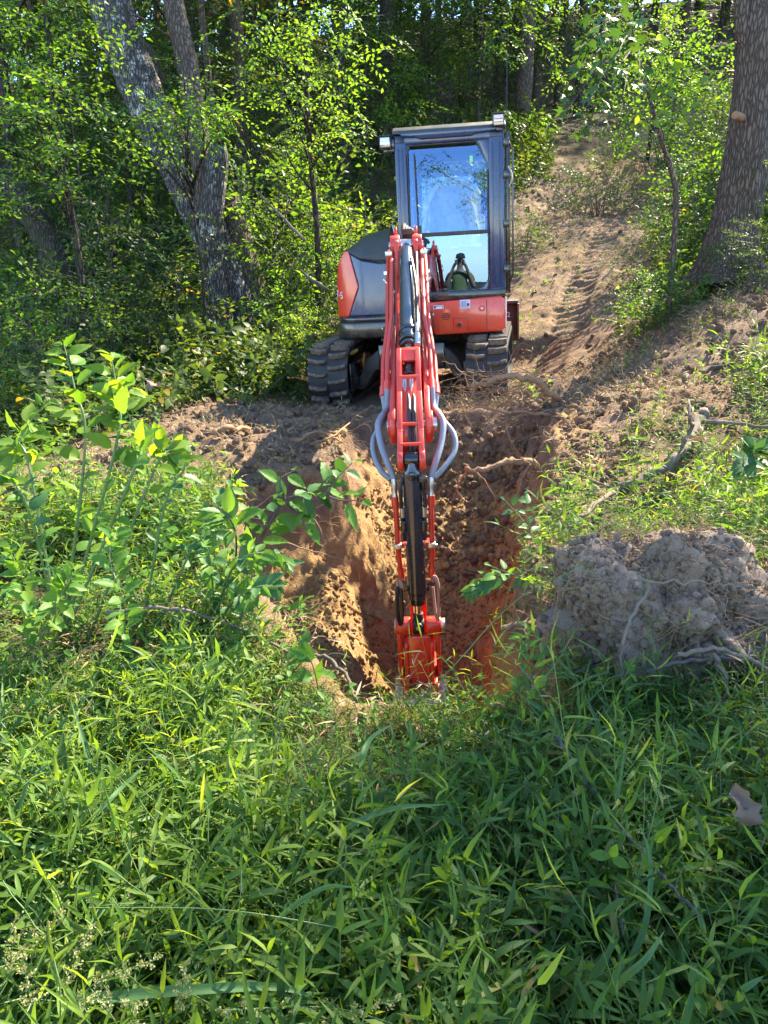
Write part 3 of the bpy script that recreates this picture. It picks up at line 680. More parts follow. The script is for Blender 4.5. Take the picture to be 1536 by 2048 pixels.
gl = MB(); gl.add([(-.13, Y0 + .1, 1.42), (-.13, Y1 - .08, 1.42), (-.13, Y1 - .08, 2.42), (-.13, Y0 + .1, 2.42)], [(0, 1, 2, 3)]); gl.build('side_window', M['glass'], E)
rf = MB(); P = [(Y0 - .03, 2.50), (Y0 - .02, 2.53), (Y0 + .10, 2.575), (0, 2.60), (Y1 - .1, 2.58), (Y1 + .02, 2.52), (Y1 + .02, 2.50)]
rf.prism(P, lambda x, u, v: Vector((x, u, v)), -.165, .90); roof = rf.build('roof', M['charcoal'], E, bevel=.015, seg=3)
m = MB(); m.prism([(-.10, 2.505), (.84, 2.505), (.80, 2.475), (.62, 2.465), (.58, 2.445), (.10, 2.445), (.06, 2.465), (-.07, 2.475)], lambda x, u, v: Vector((u, x, v)), Y0 - .035, Y0 + .0)
m.build('roof_visor', M['navy_sky_tint'], roof, bevel=.006)
# wiper and arm
m = MB(); m.tube([(.035, Y0 + .004, 2.33), (.05, Y0 - .006, 1.75), (.05, Y0 - .006, 1.66)], .007, 8); m.b2((.02, Y0 - .03, 1.60), (.08, Y0, 1.68)); m.build('wiper', M['blackmat'], E)
# door edge, hinges, rail on the right
m = MB(); m.b2((.905, -.72, 1.02), (.925, -.30, 2.46)); m.b2((.93, -.55, 1.0), (.952, -.50, 2.50)); m.tube([(.93, -.70, 2.38), (.965, -.72, 2.30), (.965, -.72, 1.18), (.93, -.70, 1.1)], .010, 8)
do = m.build('door', M['black'], E, bevel=.005)
for zz in (1.2, 1.62, 2.06, 2.34): MB().b2((.875, -.755, zz), (.93, -.69, zz + .07)).build('hinge', M['black'], do, bevel=.005)
m = MB(); m.tube(spline([(.92, -.74, 2.16), (.95, -.78, 2.10), (.955, -.78, 2.04), (.93, -.76, 1.98)], 4), .008, 6); m.build('handle', M['zinc'], do)
def worklight(x, y, z, lens):
    b = MB(); b.b2((x - .055, y - .03, z - .055), (x + .055, y + .05, z + .055)); b.b2((x - .06, y - .04, z + .045), (x + .06, y + .03, z + .062))
    b.b2((x - .02, y, z - .09), (x + .02, y + .03, z - .05)); wl_ = b.build('work_light', M['black'], E, bevel=.01, seg=3)
    MB().b2((x - .043, y - .034, z - .042), (x + .043, y - .029, z + .042)).build('lens', lens, wl_, bevel=.002)
    for k in range(2): MB().b2((x - .04, y - .037, z - .02 + k * .026), (x + .04, y - .033, z - .015 + k * .026)).build('lens_rib', M['black'], wl_)
worklight(-.235, -.74, 2.44, M['clear']); worklight(.83, -.79, 2.555, M['amber'])
m = MB(); m.b2((-.19, -.72, 2.39), (-.145, -.69, 2.47)); m.b2((-.245, -.715, 2.36), (-.15, -.695, 2.39)); m.b2((.79, -.76, 2.47), (.87, -.68, 2.51)); m.build('lamp_bracket', M['black'], E, bevel=.004)
m = MB(); m.tube([(.90, -.70, 2.50), (.915, -.68, 2.62), (.918, -.67, 3.15)], .0035, 5); m.build('aerial', M['blackmat'], E)
# interior
m = MB(); m.b2((-.12, Y0 + .12, 1.0), (.84, Y1 - .08, 1.06)); m.b2((-.10, -.55, 1.06), (.12, .45, 1.62)); m.b2((.66, -.40, 1.06), (.80, .45, 1.60)); m.b2((.10, .25, 1.06), (.66, .62, 1.38))
m.build('cab_interior', M['seat'], E, bevel=.02)
m = MB(); m.prism(rrect(.14, .64, 1.45, 2.10, (.06, .06, .16, .16), 6), lambda x, u, v: Vector((u, x + (v - 1.45) * .16, v)), -.06, .06)
seat = m.build('seat', M['seat'], E, bevel=.03, seg=3)
MB().b2((.14, -.48, 1.36), (.64, .02, 1.47)).build('seat_cushion', M['seat'], seat, bevel=.03, seg=3)
text('Kubota', .10, (.39, .015, 1.99), (R(81), 0, 0), M['green'], seat)
def wrap_fn(u, v):
    a = u * math.pi; x = .39 - .33 * math.cos(a); hh = 1.46 + .70 * (abs(math.sin(a)) ** .42)
    z = 1.44 + (hh - 1.44) * v; return (x + .02 * math.sin(v * 9 + u * 7), -.10 + (z - 1.45) * .16 - .035 * math.sin(u * 21 + v * 5) * (1 - v * .5), z)
wo_ = grid_obj('seat_wrap', wrap_fn, 40, 16, M['film'], E, .003)
m = MB(); m.tube(spline([(.03, -.13, 1.40), (.06, -.10, 1.62), (.125, -.05, 1.88), (.20, .0, 2.06), (.30, .02, 2.13), (.45, .02, 2.155), (.53, .02, 2.12)], 6), [.006 + .018 * abs(math.sin(k * .9)) for k in range(37)], 8)
m.tube(spline([(.575, -.04, 1.92), (.60, -.10, 1.74), (.625, -.12, 1.62), (.60, -.14, 1.42)], 6), [.012 + .022 * abs(math.sin(k * .5)) for k in range(19)], 8)
m.tube(spline([(.10, -.14, 1.78), (.06, -.18, 1.60), (.02, -.2, 1.52), (.10, -.18, 1.44)], 6), [.01 + .016 * abs(math.sin(k * .7)) for k in range(19)], 8)
m.build('bunched_wrap', M['filmedge'], wo_)
m = MB()
for x_ in (.02, .72): m.tube([(x_, -.42, 1.58), (x_, -.45, 1.75)], .012, 8); m.tube([(x_, -.45, 1.75), (x_, -.455, 1.86)], [.022, .03], 10)
m.b2((.675, -.30, 1.78), (.75, -.22, 1.98)); m.tube([(.10, -.50, 1.06), (.12, -.58, 1.35)], .012, 6); m.tube([(.22, -.45, 1.06), (.22, -.55, 1.25)], .012, 6); m.b2((-.02, -.60, 1.38), (.10, -.5, 1.55))
m.build('control_lever', M['blackmat'], E, bevel=.004)
for b_ in (((.0, -.66, 1.12), (.06, -.65, 1.19), 'white'), ((.06, -.655, 1.47), (.10, -.645, 1.53), 'lightblue'), ((.03, -.655, 1.33), (.11, -.645, 1.36), 'white'), ((.56, -.715, 2.22), (.59, -.71, 2.28), 'green'), ((.60, -.72, 1.46), (.66, -.717, 1.49), 'white'), ((.66, .55, 1.78), (.75, .56, 1.95), 'red')):
    MB().b2(b_[0], b_[1]).build('sticker', M[b_[2]], E)
# --- boom
m = MB(); SP(m, [(7.30, .50), (7.56, .48), (7.75, .62), (7.75, .92), (7.40, .96), (7.22, .82)], -.13, .13); m.cyl(SB(0, 7.55, .42), SB(0, 7.55, 1.0), .10, n=24)
m.b2(tuple(SB(-.2, 7.85, .50)), tuple(SB(.2, 7.60, .88))); m.build('swing_bracket', M['blackmat'], E, bevel=.012)
m = MB(); top = [(7.42, .60), (7.46, .78), (6.95, 1.20), (6.62, 1.37), (6.30, 1.42), (6.00, 1.36), (5.60, 1.12), (5.20, .87), (4.90, .70)]
bot = [(4.90, .50), (5.30, .66), (5.80, .95), (6.20, 1.13), (6.45, 1.13), (6.75, .98), (7.25, .58)]
SP(m, top + bot, -.085, .085); boom = m.build('boom', M['red_arm'], E, bevel=.014, seg=3)
for sx in (-1, 1):
    m = MB(); SP(m, [(5.25, .94), (4.98, .74), (4.72, .63), (4.46, .545), (4.38, .47), (4.37, .38), (4.44, .31), (4.56, .30), (4.80, .40), (5.25, .66)], sx * .085, sx * .118)
    SP(m, disc(4.49, .41, .085, 24), sx * .10, sx * .132)
    m.build('boom_fork', M['red_arm'], boom, bevel=.006)
m = MB(); SC(m, (-.14, 4.49, .41), (.14, 4.49, .41), .03); SC(m, (.13, 4.49, .41), (.155, 4.49, .41), .045); m.build('boom_pin', M['zinc'], E)
# crest lugs that hold the stick cylinder
for sx in (-1, 1):
    m = MB(); SP(m, [(6.25, 1.32), (6.10, 1.43), (5.98, 1.52), (5.90, 1.53), (5.82, 1.48), (5.80, 1.39), (5.78, 1.24)], sx * .052, sx * .085)
    SP(m, disc(5.90, 1.455, .070, 24), sx * .045, sx * .115); SP(m, [(6.0, 1.48), (5.97, 1.565), (5.94, 1.585), (5.91, 1.54)], sx * .062, sx * .085)
    m.build('crest_lug', M['red_arm'], boom, bevel=.006)
m = MB(); SC(m, (-.125, 5.90, 1.455), (.125, 5.90, 1.455), .026); m.build('crest_pin', M['zinc'], boom)
# stick cylinder
Aa, Bb = (5.90, 1.455), (4.735, .725)
def on(t, up=0.0, x=0.0):
    D = Aa[0] + (Bb[0] - Aa[0]) * t; z = Aa[1] + (Bb[1] - Aa[1]) * t; n_ = Vector((.765, -1.15)).normalized()
    return (x, D - up * .55, z + up * .83)
m = MB(); SC(m, on(.07), on(.80), .054, n=32); m.tube([SB(*on(-.02)), SB(*on(.05)), SB(*on(.075))], [.030, .040, .052], 24); 
scy = m.build('stick_cylinder', M['barrel'], E)
m = MB(); SC(m, (-.042, 5.90, 1.455), (.042, 5.90, 1.455), .042); m.build('cylinder_eye', M['zinc'], scy, bevel=.004)
m = MB(); SC(m, on(.74), on(.765), .062, n=32); SC(m, on(.80), on(.835), .060, n=32); SC(m, on(.845), on(.865), .052, n=32); m.build('cylinder_gland', M['black'], scy, bevel=.004)
m = MB(); SC(m, on(.86), on(.97), .028, n=24); m.build('cylinder_rod', M['chrome'], scy)
m = MB(); SC(m, (-.045, Bb[0], Bb[1]), (.045, Bb[0], Bb[1]), .046); m.build('rod_eye', M['black'], scy, bevel=.008)
for k in range(3):
    m = MB(); m.tube(spline([SB(*on(.20 + .05 * k, .062, .035)), SB(*on(.45, .062, .062)), SB(*on(.70, .05, .062)), SB(*on(.83, .02, .066))], 6), .012, 8) if k == 0 else m.tube(spline([SB(*on(.1, .02, .066 + k * .004)), SB(*on(.5, -.03, .07)), SB(*on(.84, .0, .072))], 6), .010, 8)
    m.build('hose', M['hoseblack'], E)
m = MB(); SC(m, on(.80, .03, .058), on(.88, .03, .058), .02, n=12); SC(m, on(.74, .05, .058), on(.80, .05, .058), .013, n=12); m.build('hose_fitting', M['zinc'], E)
# red pipes along the boom sides
for sx in (-1, 1):
    for kk, (off, lift) in enumerate(((.122, .06), (.150, .0))):
        P = [SB(sx * (off - .02), 6.05, 1.42 + lift), SB(sx * (off - .016), 5.85, 1.35 + lift), SB(sx * (off - .014), 5.20, .93 + lift), SB(sx * (off + .012), 4.92, .74 + lift * .8), SB(sx * (off + .014), 4.66, .56 + lift * .5)]
        m = MB(); m.tube(P, .0155, 12); m.build('hydraulic_pipe', M['red_arm'], E)
        m = MB(); m.tube([P[-1] + (P[-2] - P[-1]) * .25, P[-1]], .021, 12); m.build('pipe_nut', M['red'], E)
    m = MB(); c = SB(sx * .125, 5.80, 1.40); m.box(c, (.05, .04, .035)); m.build('pipe_clamp', M['zinc'], E, bevel=.004)
    m = MB(); m.cyl(SB(sx * .09, 5.60, 1.14), SB(sx * .165, 5.60, 1.23), .006, n=6); m.box(SB(sx * .15, 5.66, 1.27), (.022, .03, .022)); m.build('bolt', M['zinc'], E)
# grey hose loops either side of the boom tip
for sx in (-1, 1):
    a1 = SB(sx * .134, 4.66, .60); a2 = SB(sx * .162, 4.66, .56)
    e1 = SB(sx * .105, 4.22, .16); 
    m = MB(); m.tube(spline([a1, SB(sx * .140, 4.60, .50), SB(sx * .165, 4.50, .475), SB(sx * .190 , 4.42, .43), SB(sx * .172, 4.33, .33), SB(sx * .135, 4.25, .24), e1], 10), .0185, 14); m.build('sleeved_hose', M['hosegrey'], E)
    m = MB(); m.tube(spline([a2, SB(sx * .152, 4.60, .47), SB(sx * (.185 + .012 * sx), 4.52, .42), SB(sx * (.236 + .016 * sx), 4.43, .35), SB(sx * (.232 + .014 * sx), 4.36, .27), SB(sx * .175, 4.28, .19), SB(sx * .125, 4.25, .15)], 10), .0165, 14); m.build('sleeved_hose', M['hosegrey'], E)
    m = MB(); m.tube([e1, SB(sx * .104, 4.21, .12), SB(sx * .104, 4.21, .10), SB(sx * .103, 4.20, .055)], [.016, .02, .014, .017], 10); m.build('hose_fitting', M['zinc'], E)
    m = MB(); m.tube([SB(sx * .104, 4.20, .06), SB(sx * .100, 4.19, -.02), SB(sx * .098, 4.20, -.30), SB(sx * .088, 4.22, -.42)], .0155, 12); m.build('hydraulic_pipe', M['red_arm'], E)
    m = MB(); m.tube([SB(sx * .104, 4.20, .06), SB(sx * .103, 4.20, .0)], .021, 12); m.tube([SB(sx * .09, 4.22, -.38), SB(sx * .088, 4.22, -.45)], .020, 12); m.build('pipe_nut', M['red'], E)
    m = MB(); m.box(SB(sx * .098, 4.19, -.235), (.042, .05, .028)); m.box(SB(sx * .120, 4.18, -.235), (.02, .02, .014)); m.build('pipe_clamp', M['zinc'], E, bevel=.003)
    m = MB(); m.b2(tuple(SB(sx * .06, 4.20, -.255)), tuple(SB(sx * .09, 4.28, -.225))); m.build('clamp_bracket', M['red_arm'], E)
for k, x_ in enumerate((-.112, -.094)):
    m = MB(); m.tube([SB(x_, 4.20, -.45), SB(x_, 4.19, -.50)], .010, 8); m.build('hose_fitting', M['zinc'], E)
m = MB(); m.tube(spline([SB(-.112, 4.19, -.49), SB(-.118, 4.16, -.56), SB(-.118, 4.14, -.66), SB(-.104, 4.14, -.71), SB(-.092, 4.16, -.66), SB(-.094, 4.19, -.50)], 6), .0125, 8); m.build('hose', M['hoseblack'], E)
m = MB(); m.tube(spline([SB(.092, 4.19, -.46), SB(.106, 4.15, -.42), SB(.124, 4.13, -.46), SB(.126, 4.13, -.56), SB(.118, 4.13, -.68), SB(.106, 4.14, -.66), SB(.094, 4.19, -.50)], 7), [.012] * 12 + [.010] * 20 + [.009] * 11, 8); m.build('hose', M['hosepink'], E)
# --- stick
m = MB(); SP(m, [(4.81, .76), (4.74, .79), (4.66, .72), (4.40, .50), (4.30, .34), (4.27, .16), (4.36, .02), (4.36, -1.02), (4.44, -1.10), (4.54, -1.08), (4.58, -.9), (4.60, .10), (4.62, .42)], -.052, .052)
stick = m.build('stick', M['red_arm'], E, bevel=.010, seg=2)
for sx in (-1, 1):
    m = MB(); SP(m, [(4.83, .72), (4.78, .80), (4.70, .83), (4.63, .79), (4.61, .70), (4.70, .62)], sx * .046, sx * .066); m.build('stick_ear', M['red_arm'], stick, bevel=.006)
m = MB(); SP(m, [(4.74, .842), (4.68, .835), (4.655, .77), (4.675, .755), (4.74, .80)], -.066, .066); m.build('top_plate', M['red'], stick, bevel=.008)
guard = MB()
def rail(sx): return [SB(sx * .056, 4.665, .83), SB(sx * .057, 4.46, .61), SB(sx * .060, 4.26, .42), SB(sx * .060, 4.15, .30)]
for sx in (-1, 1):
    P = rail(sx)
    for i in range(3): 
        d = (P[i + 1] - P[i]); guard.box((P[i] + P[i + 1]) / 2, (.022, .030, d.length + .02), d.to_track_quat('Z', 'X').to_matrix())
gd = guard.build('hose_guard', M['red'], E, bevel=.004)
for (D, z, hw) in ((4.53, .69, .056), (4.30, .455, .058), (4.20, .36, .060)):
    m = MB(); SC(m, (-hw, D, z), (hw, D, z), .011, n=10); m.build('rung', M['red'], gd)
m = MB(); SP(m, [(4.40, .44), (4.28, .40), (4.30, .24), (4.40, .30)], -.05, .0); m.build('hose_box', M['red'], E, bevel=.004)
m = MB(); SC(m, (0, 4.70, .74), (0, 4.63, .68), .036, n=20); m.build('stop_block', M['black'], E, bevel=.006)
for x_ in (-.026, .012):
    m = MB(); m.tube([SB(x_, 4.60, .665), SB(x_, 4.56, .625), SB(x_, 4.55, .615), SB(x_, 4.53, .59)], [.013, .016, .012, .015], 10); m.build('hose_fitting', M['zinc'], E)
for x_, x2 in ((-.004, -.004), (.026, .024)):
    m = MB(); m.tube(spline([SB(x_ - .01, 4.56, .61), SB(x_, 4.48, .56), SB(x2, 4.36, .48), SB(x2, 4.27, .37), SB(x2 * .8, 4.25, .28)], 6), .013, 10); m.build('hose', M['hoseblack'], E)
# bucket cylinder
for sx in (-1, 1):
    m = MB(); SP(m, disc(4.19, .275, .062, 20), sx * .045, sx * .078); SP(m, [(4.20, .33), (4.34, .38), (4.38, .20), (4.20, .215)], sx * .050, sx * .072)
    m.build('cylinder_lug', M['red_arm'], stick, bevel=.008)
m = MB(); SC(m, (0, 4.185, .20), (0, 4.185, -.56), .054, n=32); m.tube([SB(0, 4.19, .275), SB(0, 4.188, .22), SB(0, 4.186, .19)], [.036, .042, .052], 24)
bc = m.build('bucket_cylinder', M['barrel'], E)
m = MB(); SC(m, (-.04, 4.19, .275), (.04, 4.19, .275), .04); SC(m, (0, 4.13, .19), (0, 4.19, .19), .026, n=16); m.build('cylinder_eye', M['black'], bc, bevel=.005)
m = MB(); SC(m, (0, 4.185, -.555), (0, 4.185, -.60), .050, .046, n=32); SC(m, (0, 4.185, -.52), (0, 4.185, -.535), .0565, n=32); m.build('cylinder_gland', M['black'], bc)
m = MB(); SC(m, (0, 4.185, -.59), (0, 4.185, -.72), .026, n=24); m.build('cylinder_rod', M['chrome'], bc)
m = MB(); SC(m, (-.035, 4.185, -.745), (.035, 4.185, -.745), .046); SC(m, (0, 4.13, -.735), (0, 4.19, -.735), .026, n=18); SC(m, (0, 4.185, -.66), (0, 4.185, -.72), .032, n=20); m.build('rod_eye', M['blackmat'], bc, bevel=.004)
m = MB(); SC(m, (0, 4.122, -.735), (0, 4.135, -.735), .013, n=12); m.build('grease_nipple', M['zinc'], bc)
for (x_, z0_, z1_) in ((-.062, .10, -.06), (.062, .14, -.10)):
    m = MB(); m.tube(spline([SB(x_ * .9, 4.17, .18), SB(x_ * 1.1, 4.16, .10), SB(x_ * 1.05, 4.17, -.02), SB(x_ * .95, 4.18, -.20)], 6), .011, 8); m.build('hose', M['hoseblack'], E)
    m = MB(); m.tube([SB(x_, 4.165, -.0), SB(x_, 4.165, -.055)], .013, 8); m.build('hose_fitting', M['zinc'], E)
    m = MB(); m.box(SB(x_ * .95, 4.17, -.11), (.03, .04, .07)); m.box(SB(x_ * .95, 4.18, -.50), (.035, .03, .03)); m.build('valve_block', M['black'], bc, bevel=.005)
m = MB(); m.box(SB(.062, 4.14, .175), (.045, .045, .035)); m.tube([SB(.062, 4.15, .16), SB(.062, 4.16, .10)], .013, 8); m.build('valve_block', M['black'], E, bevel=.006)
# link and coupler
for sx in (-1, 1):
    m = MB(); SC(m, (sx * .045, 4.185, -.745), (sx * .135, 4.185, -.745), .055, n=28); lk = m.build('link_boss', M['red'], E, bevel=.008, seg=3)
    m = MB(); SP(m, [(4.14, -.76), (4.24, -.76), (4.33, -.98), (4.30, -1.16), (4.22, -1.16), (4.16, -.98)], sx * .100, sx * .128); m.build('link_arm', M['red'], E, bevel=.008)
    m = MB(); SP(m, [(4.22, -.78), (4.30, -.74), (4.50, -1.02), (4.46, -1.10), (4.38, -1.08)], sx * .070, sx * .092); m.build('stick_link', M['red_arm'], E, bevel=.006)
for x0_, x1_ in ((.135, .158), (-.142, -.135)): m = MB(); SC(m, (x0_, 4.185, -.745), (x1_, 4.185, -.745), .042, n=24); m.build('link_pin', M['zinc'], E, bevel=.002)
m = MB(); SP(m, [(4.15, -.80), (4.20, -.79), (4.26, -.90), (4.26, -1.12), (4.16, -1.12), (4.13, -1.06), (4.13, -.88)], -.075, .075); cp = m.build('coupler', M['red'], E, bevel=.014, seg=3)
m = MB(); SP(m, [(4.122, -.90), (4.136, -.90), (4.136, -1.07), (4.122, -1.07)], -.055, .055); m.build('coupler_plate', M['red_arm'], cp, bevel=.004)
for sx in (-1, 1):
    m = MB(); SP(m, [(4.11, -.85), (4.20, -.80), (4.30, -.95), (4.34, -1.14), (4.10, -1.14), (4.12, -.95)], sx * .066, sx * .086); m.build('coupler_cheek', M['red'], cp, bevel=.005)
    m = MB(); SP(m, [(4.08, -1.08), (4.40, -1.08), (4.56, -1.12), (4.56, -1.26), (4.06, -1.24)], sx * .082, sx * .104); m.build('bucket_ear', M['red_arm'], E, bevel=.006)
# bucket
W2 = .155
prof = [(4.36, -1.185), (4.08, -1.20), (4.03, -1.34), (4.05, -1.50), (4.14, -1.64), (4.32, -1.73), (4.58, -1.72)]
V = []; 
for (D, z) in prof: V += [SB(-W2, D, z), SB(W2, D, z)]
m = MB(); m.add(V, [(2 * i, 2 * i + 1, 2 * i + 3, 2 * i + 2) for i in range(len(prof) - 1)])
for sx in (-1, 1):
    m.add([SB(sx * W2, D, z) for D, z in prof], [tuple(range(len(prof)))])
bk = m.build('bucket', M['bucket'], E); s_ = bk.modifiers.new('thick', 'SOLIDIFY'); s_.thickness = .016; s_.offset = 0
m = MB(); SP(m, [(4.05, -1.175), (4.03, -1.20), (4.05, -1.225), (4.10, -1.21), (4.10, -1.18)], -.17, .17); m.build('bucket_lip', M['bucket'], bk, bevel=.004)
for k in range(4):
    m = MB(); x_ = -.135 + k * .09; SP(m, [(4.56, -1.70), (4.56, -1.74), (4.70, -1.71)], x_ - .022, x_ + .022); m.build('tooth', M['bucket'], bk, bevel=.003)
# hose bundle from the body to the boom foot
for k in range(4):
    m = MB(); m.tube(spline([(-.16 + k * .035, -.70, 1.25 - .05 * k), SB(-.03 + .02 * k, 7.1, 1.50 - .05 * k), SB(-.02 + .02 * k, 6.6, 1.62 - .02 * k), SB(-.02 + .018 * k, 6.2, 1.56)], 8), .020, 10); m.build('hose', M['hoseblack'], E)
m = MB(); m.box((-.30, -.82, .70), (.08, .06, .08)); m.b2((-.36, -.86, .60), (-.10, -.74, .63)); m.build('pipe_joint', M['blackmat'], E, bevel=.008)
# ------------------------------------------------------------------ leaves, sprigs, shrubs, trees
rg = np.random.RandomState(11)
def U(px, py, D):
    """place seen at (px, py) of the 1536x2048 photograph, D metres ahead -> world point (used to survey where things stand)"""
    a = math.atan((1024 - py) / 1540) - R(PITCH); z = D * math.tan(a)
    zc = D * math.cos(R(PITCH)) - z * math.sin(R(PITCH)); return Vector(((px - 768) / 1540 * zc, D, H + z))
def nrmz(v): return v / np.maximum(1e-9, np.linalg.norm(v, axis=-1, keepdims=True))
# leaf outlines: (across, along, up) for a leaf of unit length
def shape_diamond(w=.28, fold=.10):
    return np.array([(0, 0, 0), (w, .45, fold), (0, 1, -.05), (-w, .45, fold)]), np.array([(0, 1, 2), (0, 2, 3)])
def shape_oval(w=.26, fold=.07, droop=.15, tip=1.0):
    V = [(0, 0, 0), (w * .8, .25, fold * .8), (0, .28, 0.02), (-w * .8, .25, fold * .8), (w, .52, fold - droop * .2), (0, .56, -droop * .15), (-w, .52, fold - droop * .2), (w * .55, .80, fold * .4 - droop * .6), (0, .80, -droop * .55), (-w * .55, .80, fold * .4 - droop * .6), (0, tip, -droop)]
    F = [(0, 1, 2), (0, 2, 3), (1, 4, 5), (1, 5, 2), (2, 5, 6), (2, 6, 3), (4, 7, 8), (4, 8, 5), (5, 8, 9), (5, 9, 6), (7, 10, 8), (8, 10, 9)]
    return np.array(V), np.array(F)
def shape_lance(w=.085, fold=.03, droop=.28):
    V = [(0, 0, 0), (w, .22, fold), (0, .24, .03), (-w, .22, fold), (w * .92, .55, fold - droop * .25), (0, .56, -droop * .25), (-w * .92, .55, fold - droop * .25), (0, 1, -droop)]
    F = [(0, 1, 2), (0, 2, 3), (1, 4, 5), (1, 5, 2), (2, 5, 6), (2, 6, 3), (4, 7, 5), (5, 7, 6)]
    return np.array(V), np.array(F)
def shape_lobed():
    P = [(0, 0, 0)]
    for k, (a, r) in enumerate([(-150, .32), (-105, .62), (-78, .30), (-48, .80), (-24, .34), (0, 1.0), (24, .34), (48, .80), (78, .30), (105, .62), (150, .32)]):
        t = R(a); P.append((r * math.sin(t) * .8, .30 + r * math.cos(t) * .7, .05 * math.cos(k * 2.1) - .12 * r * r))
    P[0] = (0, .30, .04); n = len(P) - 1
    F = [(0, i + 1, i) for i in range(1, n)] + [(0, 1, n)]
    P += [(0, -.25, 0), (.012, -.25, 0)]; F += [(n + 1, n + 2, 0)]
    return np.array(P), np.array(F)
def shape_veined(w=.30, droop=.14):
    """large leaf with pleats between the side veins and a toothed edge"""
    V = []; F = []; n = 9
    for i in range(n + 1):
        t = i / n; ww = w * (math.sin(math.pi * min(1, t ** .8)) ** .8) * (1 - .25 * t); z = -droop * t * t; pl = .018 if i % 2 else -.006
        V += [(-ww, t - .04 * (t < .9), z + ww * .30 + pl), (-ww * .5, t - .02, z + ww * .18 + pl), (0, t, z), (ww * .5, t - .02, z + ww * .18 + pl), (ww, t - .04 * (t < .9), z + ww * .30 + pl)]
    for i in range(n):
        for j in range(4):
            a = i * 5 + j; F += [(a, a + 1, a + 6), (a, a + 6, a + 5)]
    return np.array(V), np.array(F)
class FB:
    """collects triangles"""
    def __init__(s): s.V = []; s.F = []; s.M = []; s.n = 0
    def raw(s, V, F, mi=0):
        s.V.append(V); s.F.append(F + s.n); s.M.append(np.full(len(F), mi)); s.n += len(V)
    def leaves(s, P, D, Nn, size, shape, mi=0, wid=None):
        P = np.atleast_2d(P).astype(float); D = nrmz(np.atleast_2d(D).astype(float)); Nn = np.atleast_2d(Nn).astype(float)
        Z = nrmz(Nn - D * (Nn * D).sum(-1, keepdims=True)); Xx = np.cross(D, Z); LV, LF = shape; k = len(LV); n = len(P)
        size = np.broadcast_to(np.asarray(size, float), (n,))[:, None, None]; wv = 1 if wid is None else np.asarray(wid)[:, None, None]
        V = P[:, None] + size * (LV[None, :, 0:1] * wv * Xx[:, None] + LV[None, :, 1:2] * D[:, None] + LV[None, :, 2:3] * Z[:, None])
        F = (LF[None] + (np.arange(n) * k)[:, None, None]).reshape(-1, 3); s.raw(V.reshape(-1, 3), F, mi)
    def twigs(s, A, B, ra, rb, mi=1):
        A = np.atleast_2d(A).astype(float); B = np.atleast_2d(B).astype(float); t = nrmz(B - A)
        up = np.where(np.abs(t[:, 2:3]) < .9, np.array([[0, 0, 1.]]), np.array([[1., 0, 0]])); a = nrmz(np.cross(t, up)); b = np.cross(t, a); n = len(A)
        ra = np.broadcast_to(np.asarray(ra, float), (n,)); rb = np.broadcast_to(np.asarray(rb, float), (n,)); V = np.zeros((n, 6, 3))
        for j in range(3):
            q = 2 * math.pi * j / 3; d = a * math.cos(q) + b * math.sin(q); V[:, j] = A + d * ra[:, None]; V[:, 3 + j] = B + d * rb[:, None]
        f = []
        for j in range(3):
            j2 = (j + 1) % 3; f += [(j, j2, 3 + j2), (j, 3 + j2, 3 + j)]
        s.raw(V.reshape(-1, 3), (np.array(f)[None] + (np.arange(n) * 6)[:, None, None]).reshape(-1, 3), mi)
    def arrays(s): return np.concatenate(s.V), np.concatenate(s.F), np.concatenate(s.M)
    def mesh(s, name, mats):
        V, F, Mi = s.arrays(); return mesh_np(name, V, F, mats, True, Mi)
    def add_at(s, arr, rot, sc, pos):
        """bake copies of a template: rot (n,3,3)"""
        V, F, Mi = arr; n = len(pos); W_ = np.einsum('nij,kj->nki', rot, V) * np.asarray(sc)[:, None, None] + pos[:, None]
        s.V.append(W_.reshape(-1, 3)); s.F.append((F[None] + (np.arange(n) * len(V))[:, None, None]).reshape(-1, 3) + s.n)
        s.M.append(np.tile(Mi, n)); s.n += n * len(V)
def rotm(yaw, tx, ty):
    """n matrices: tilt about x then y then yaw about z"""
    n = len(yaw); o = np.zeros((n, 3, 3)); cy, sy, cx, sx, cz, sz = np.cos(ty), np.sin(ty), np.cos(tx), np.sin(tx), np.cos(yaw), np.sin(yaw)
    A = np.zeros((n, 3, 3)); A[:, 0, 0] = 1; A[:, 1, 1] = cx; A[:, 1, 2] = -sx; A[:, 2, 1] = sx; A[:, 2, 2] = cx
    B = np.zeros((n, 3, 3)); B[:, 1, 1] = 1; B[:, 0, 0] = cy; B[:, 0, 2] = sy; B[:, 2, 0] = -sy; B[:, 2, 2] = cy
    Cc = np.zeros((n, 3, 3)); Cc[:, 2, 2] = 1; Cc[:, 0, 0] = cz; Cc[:, 0, 1] = -sz; Cc[:, 1, 0] = sz; Cc[:, 1, 1] = cz
    return Cc @ B @ A
def unit_sph(n, r=rg):
    v = r.normal(size=(n, 3)); return nrmz(v)
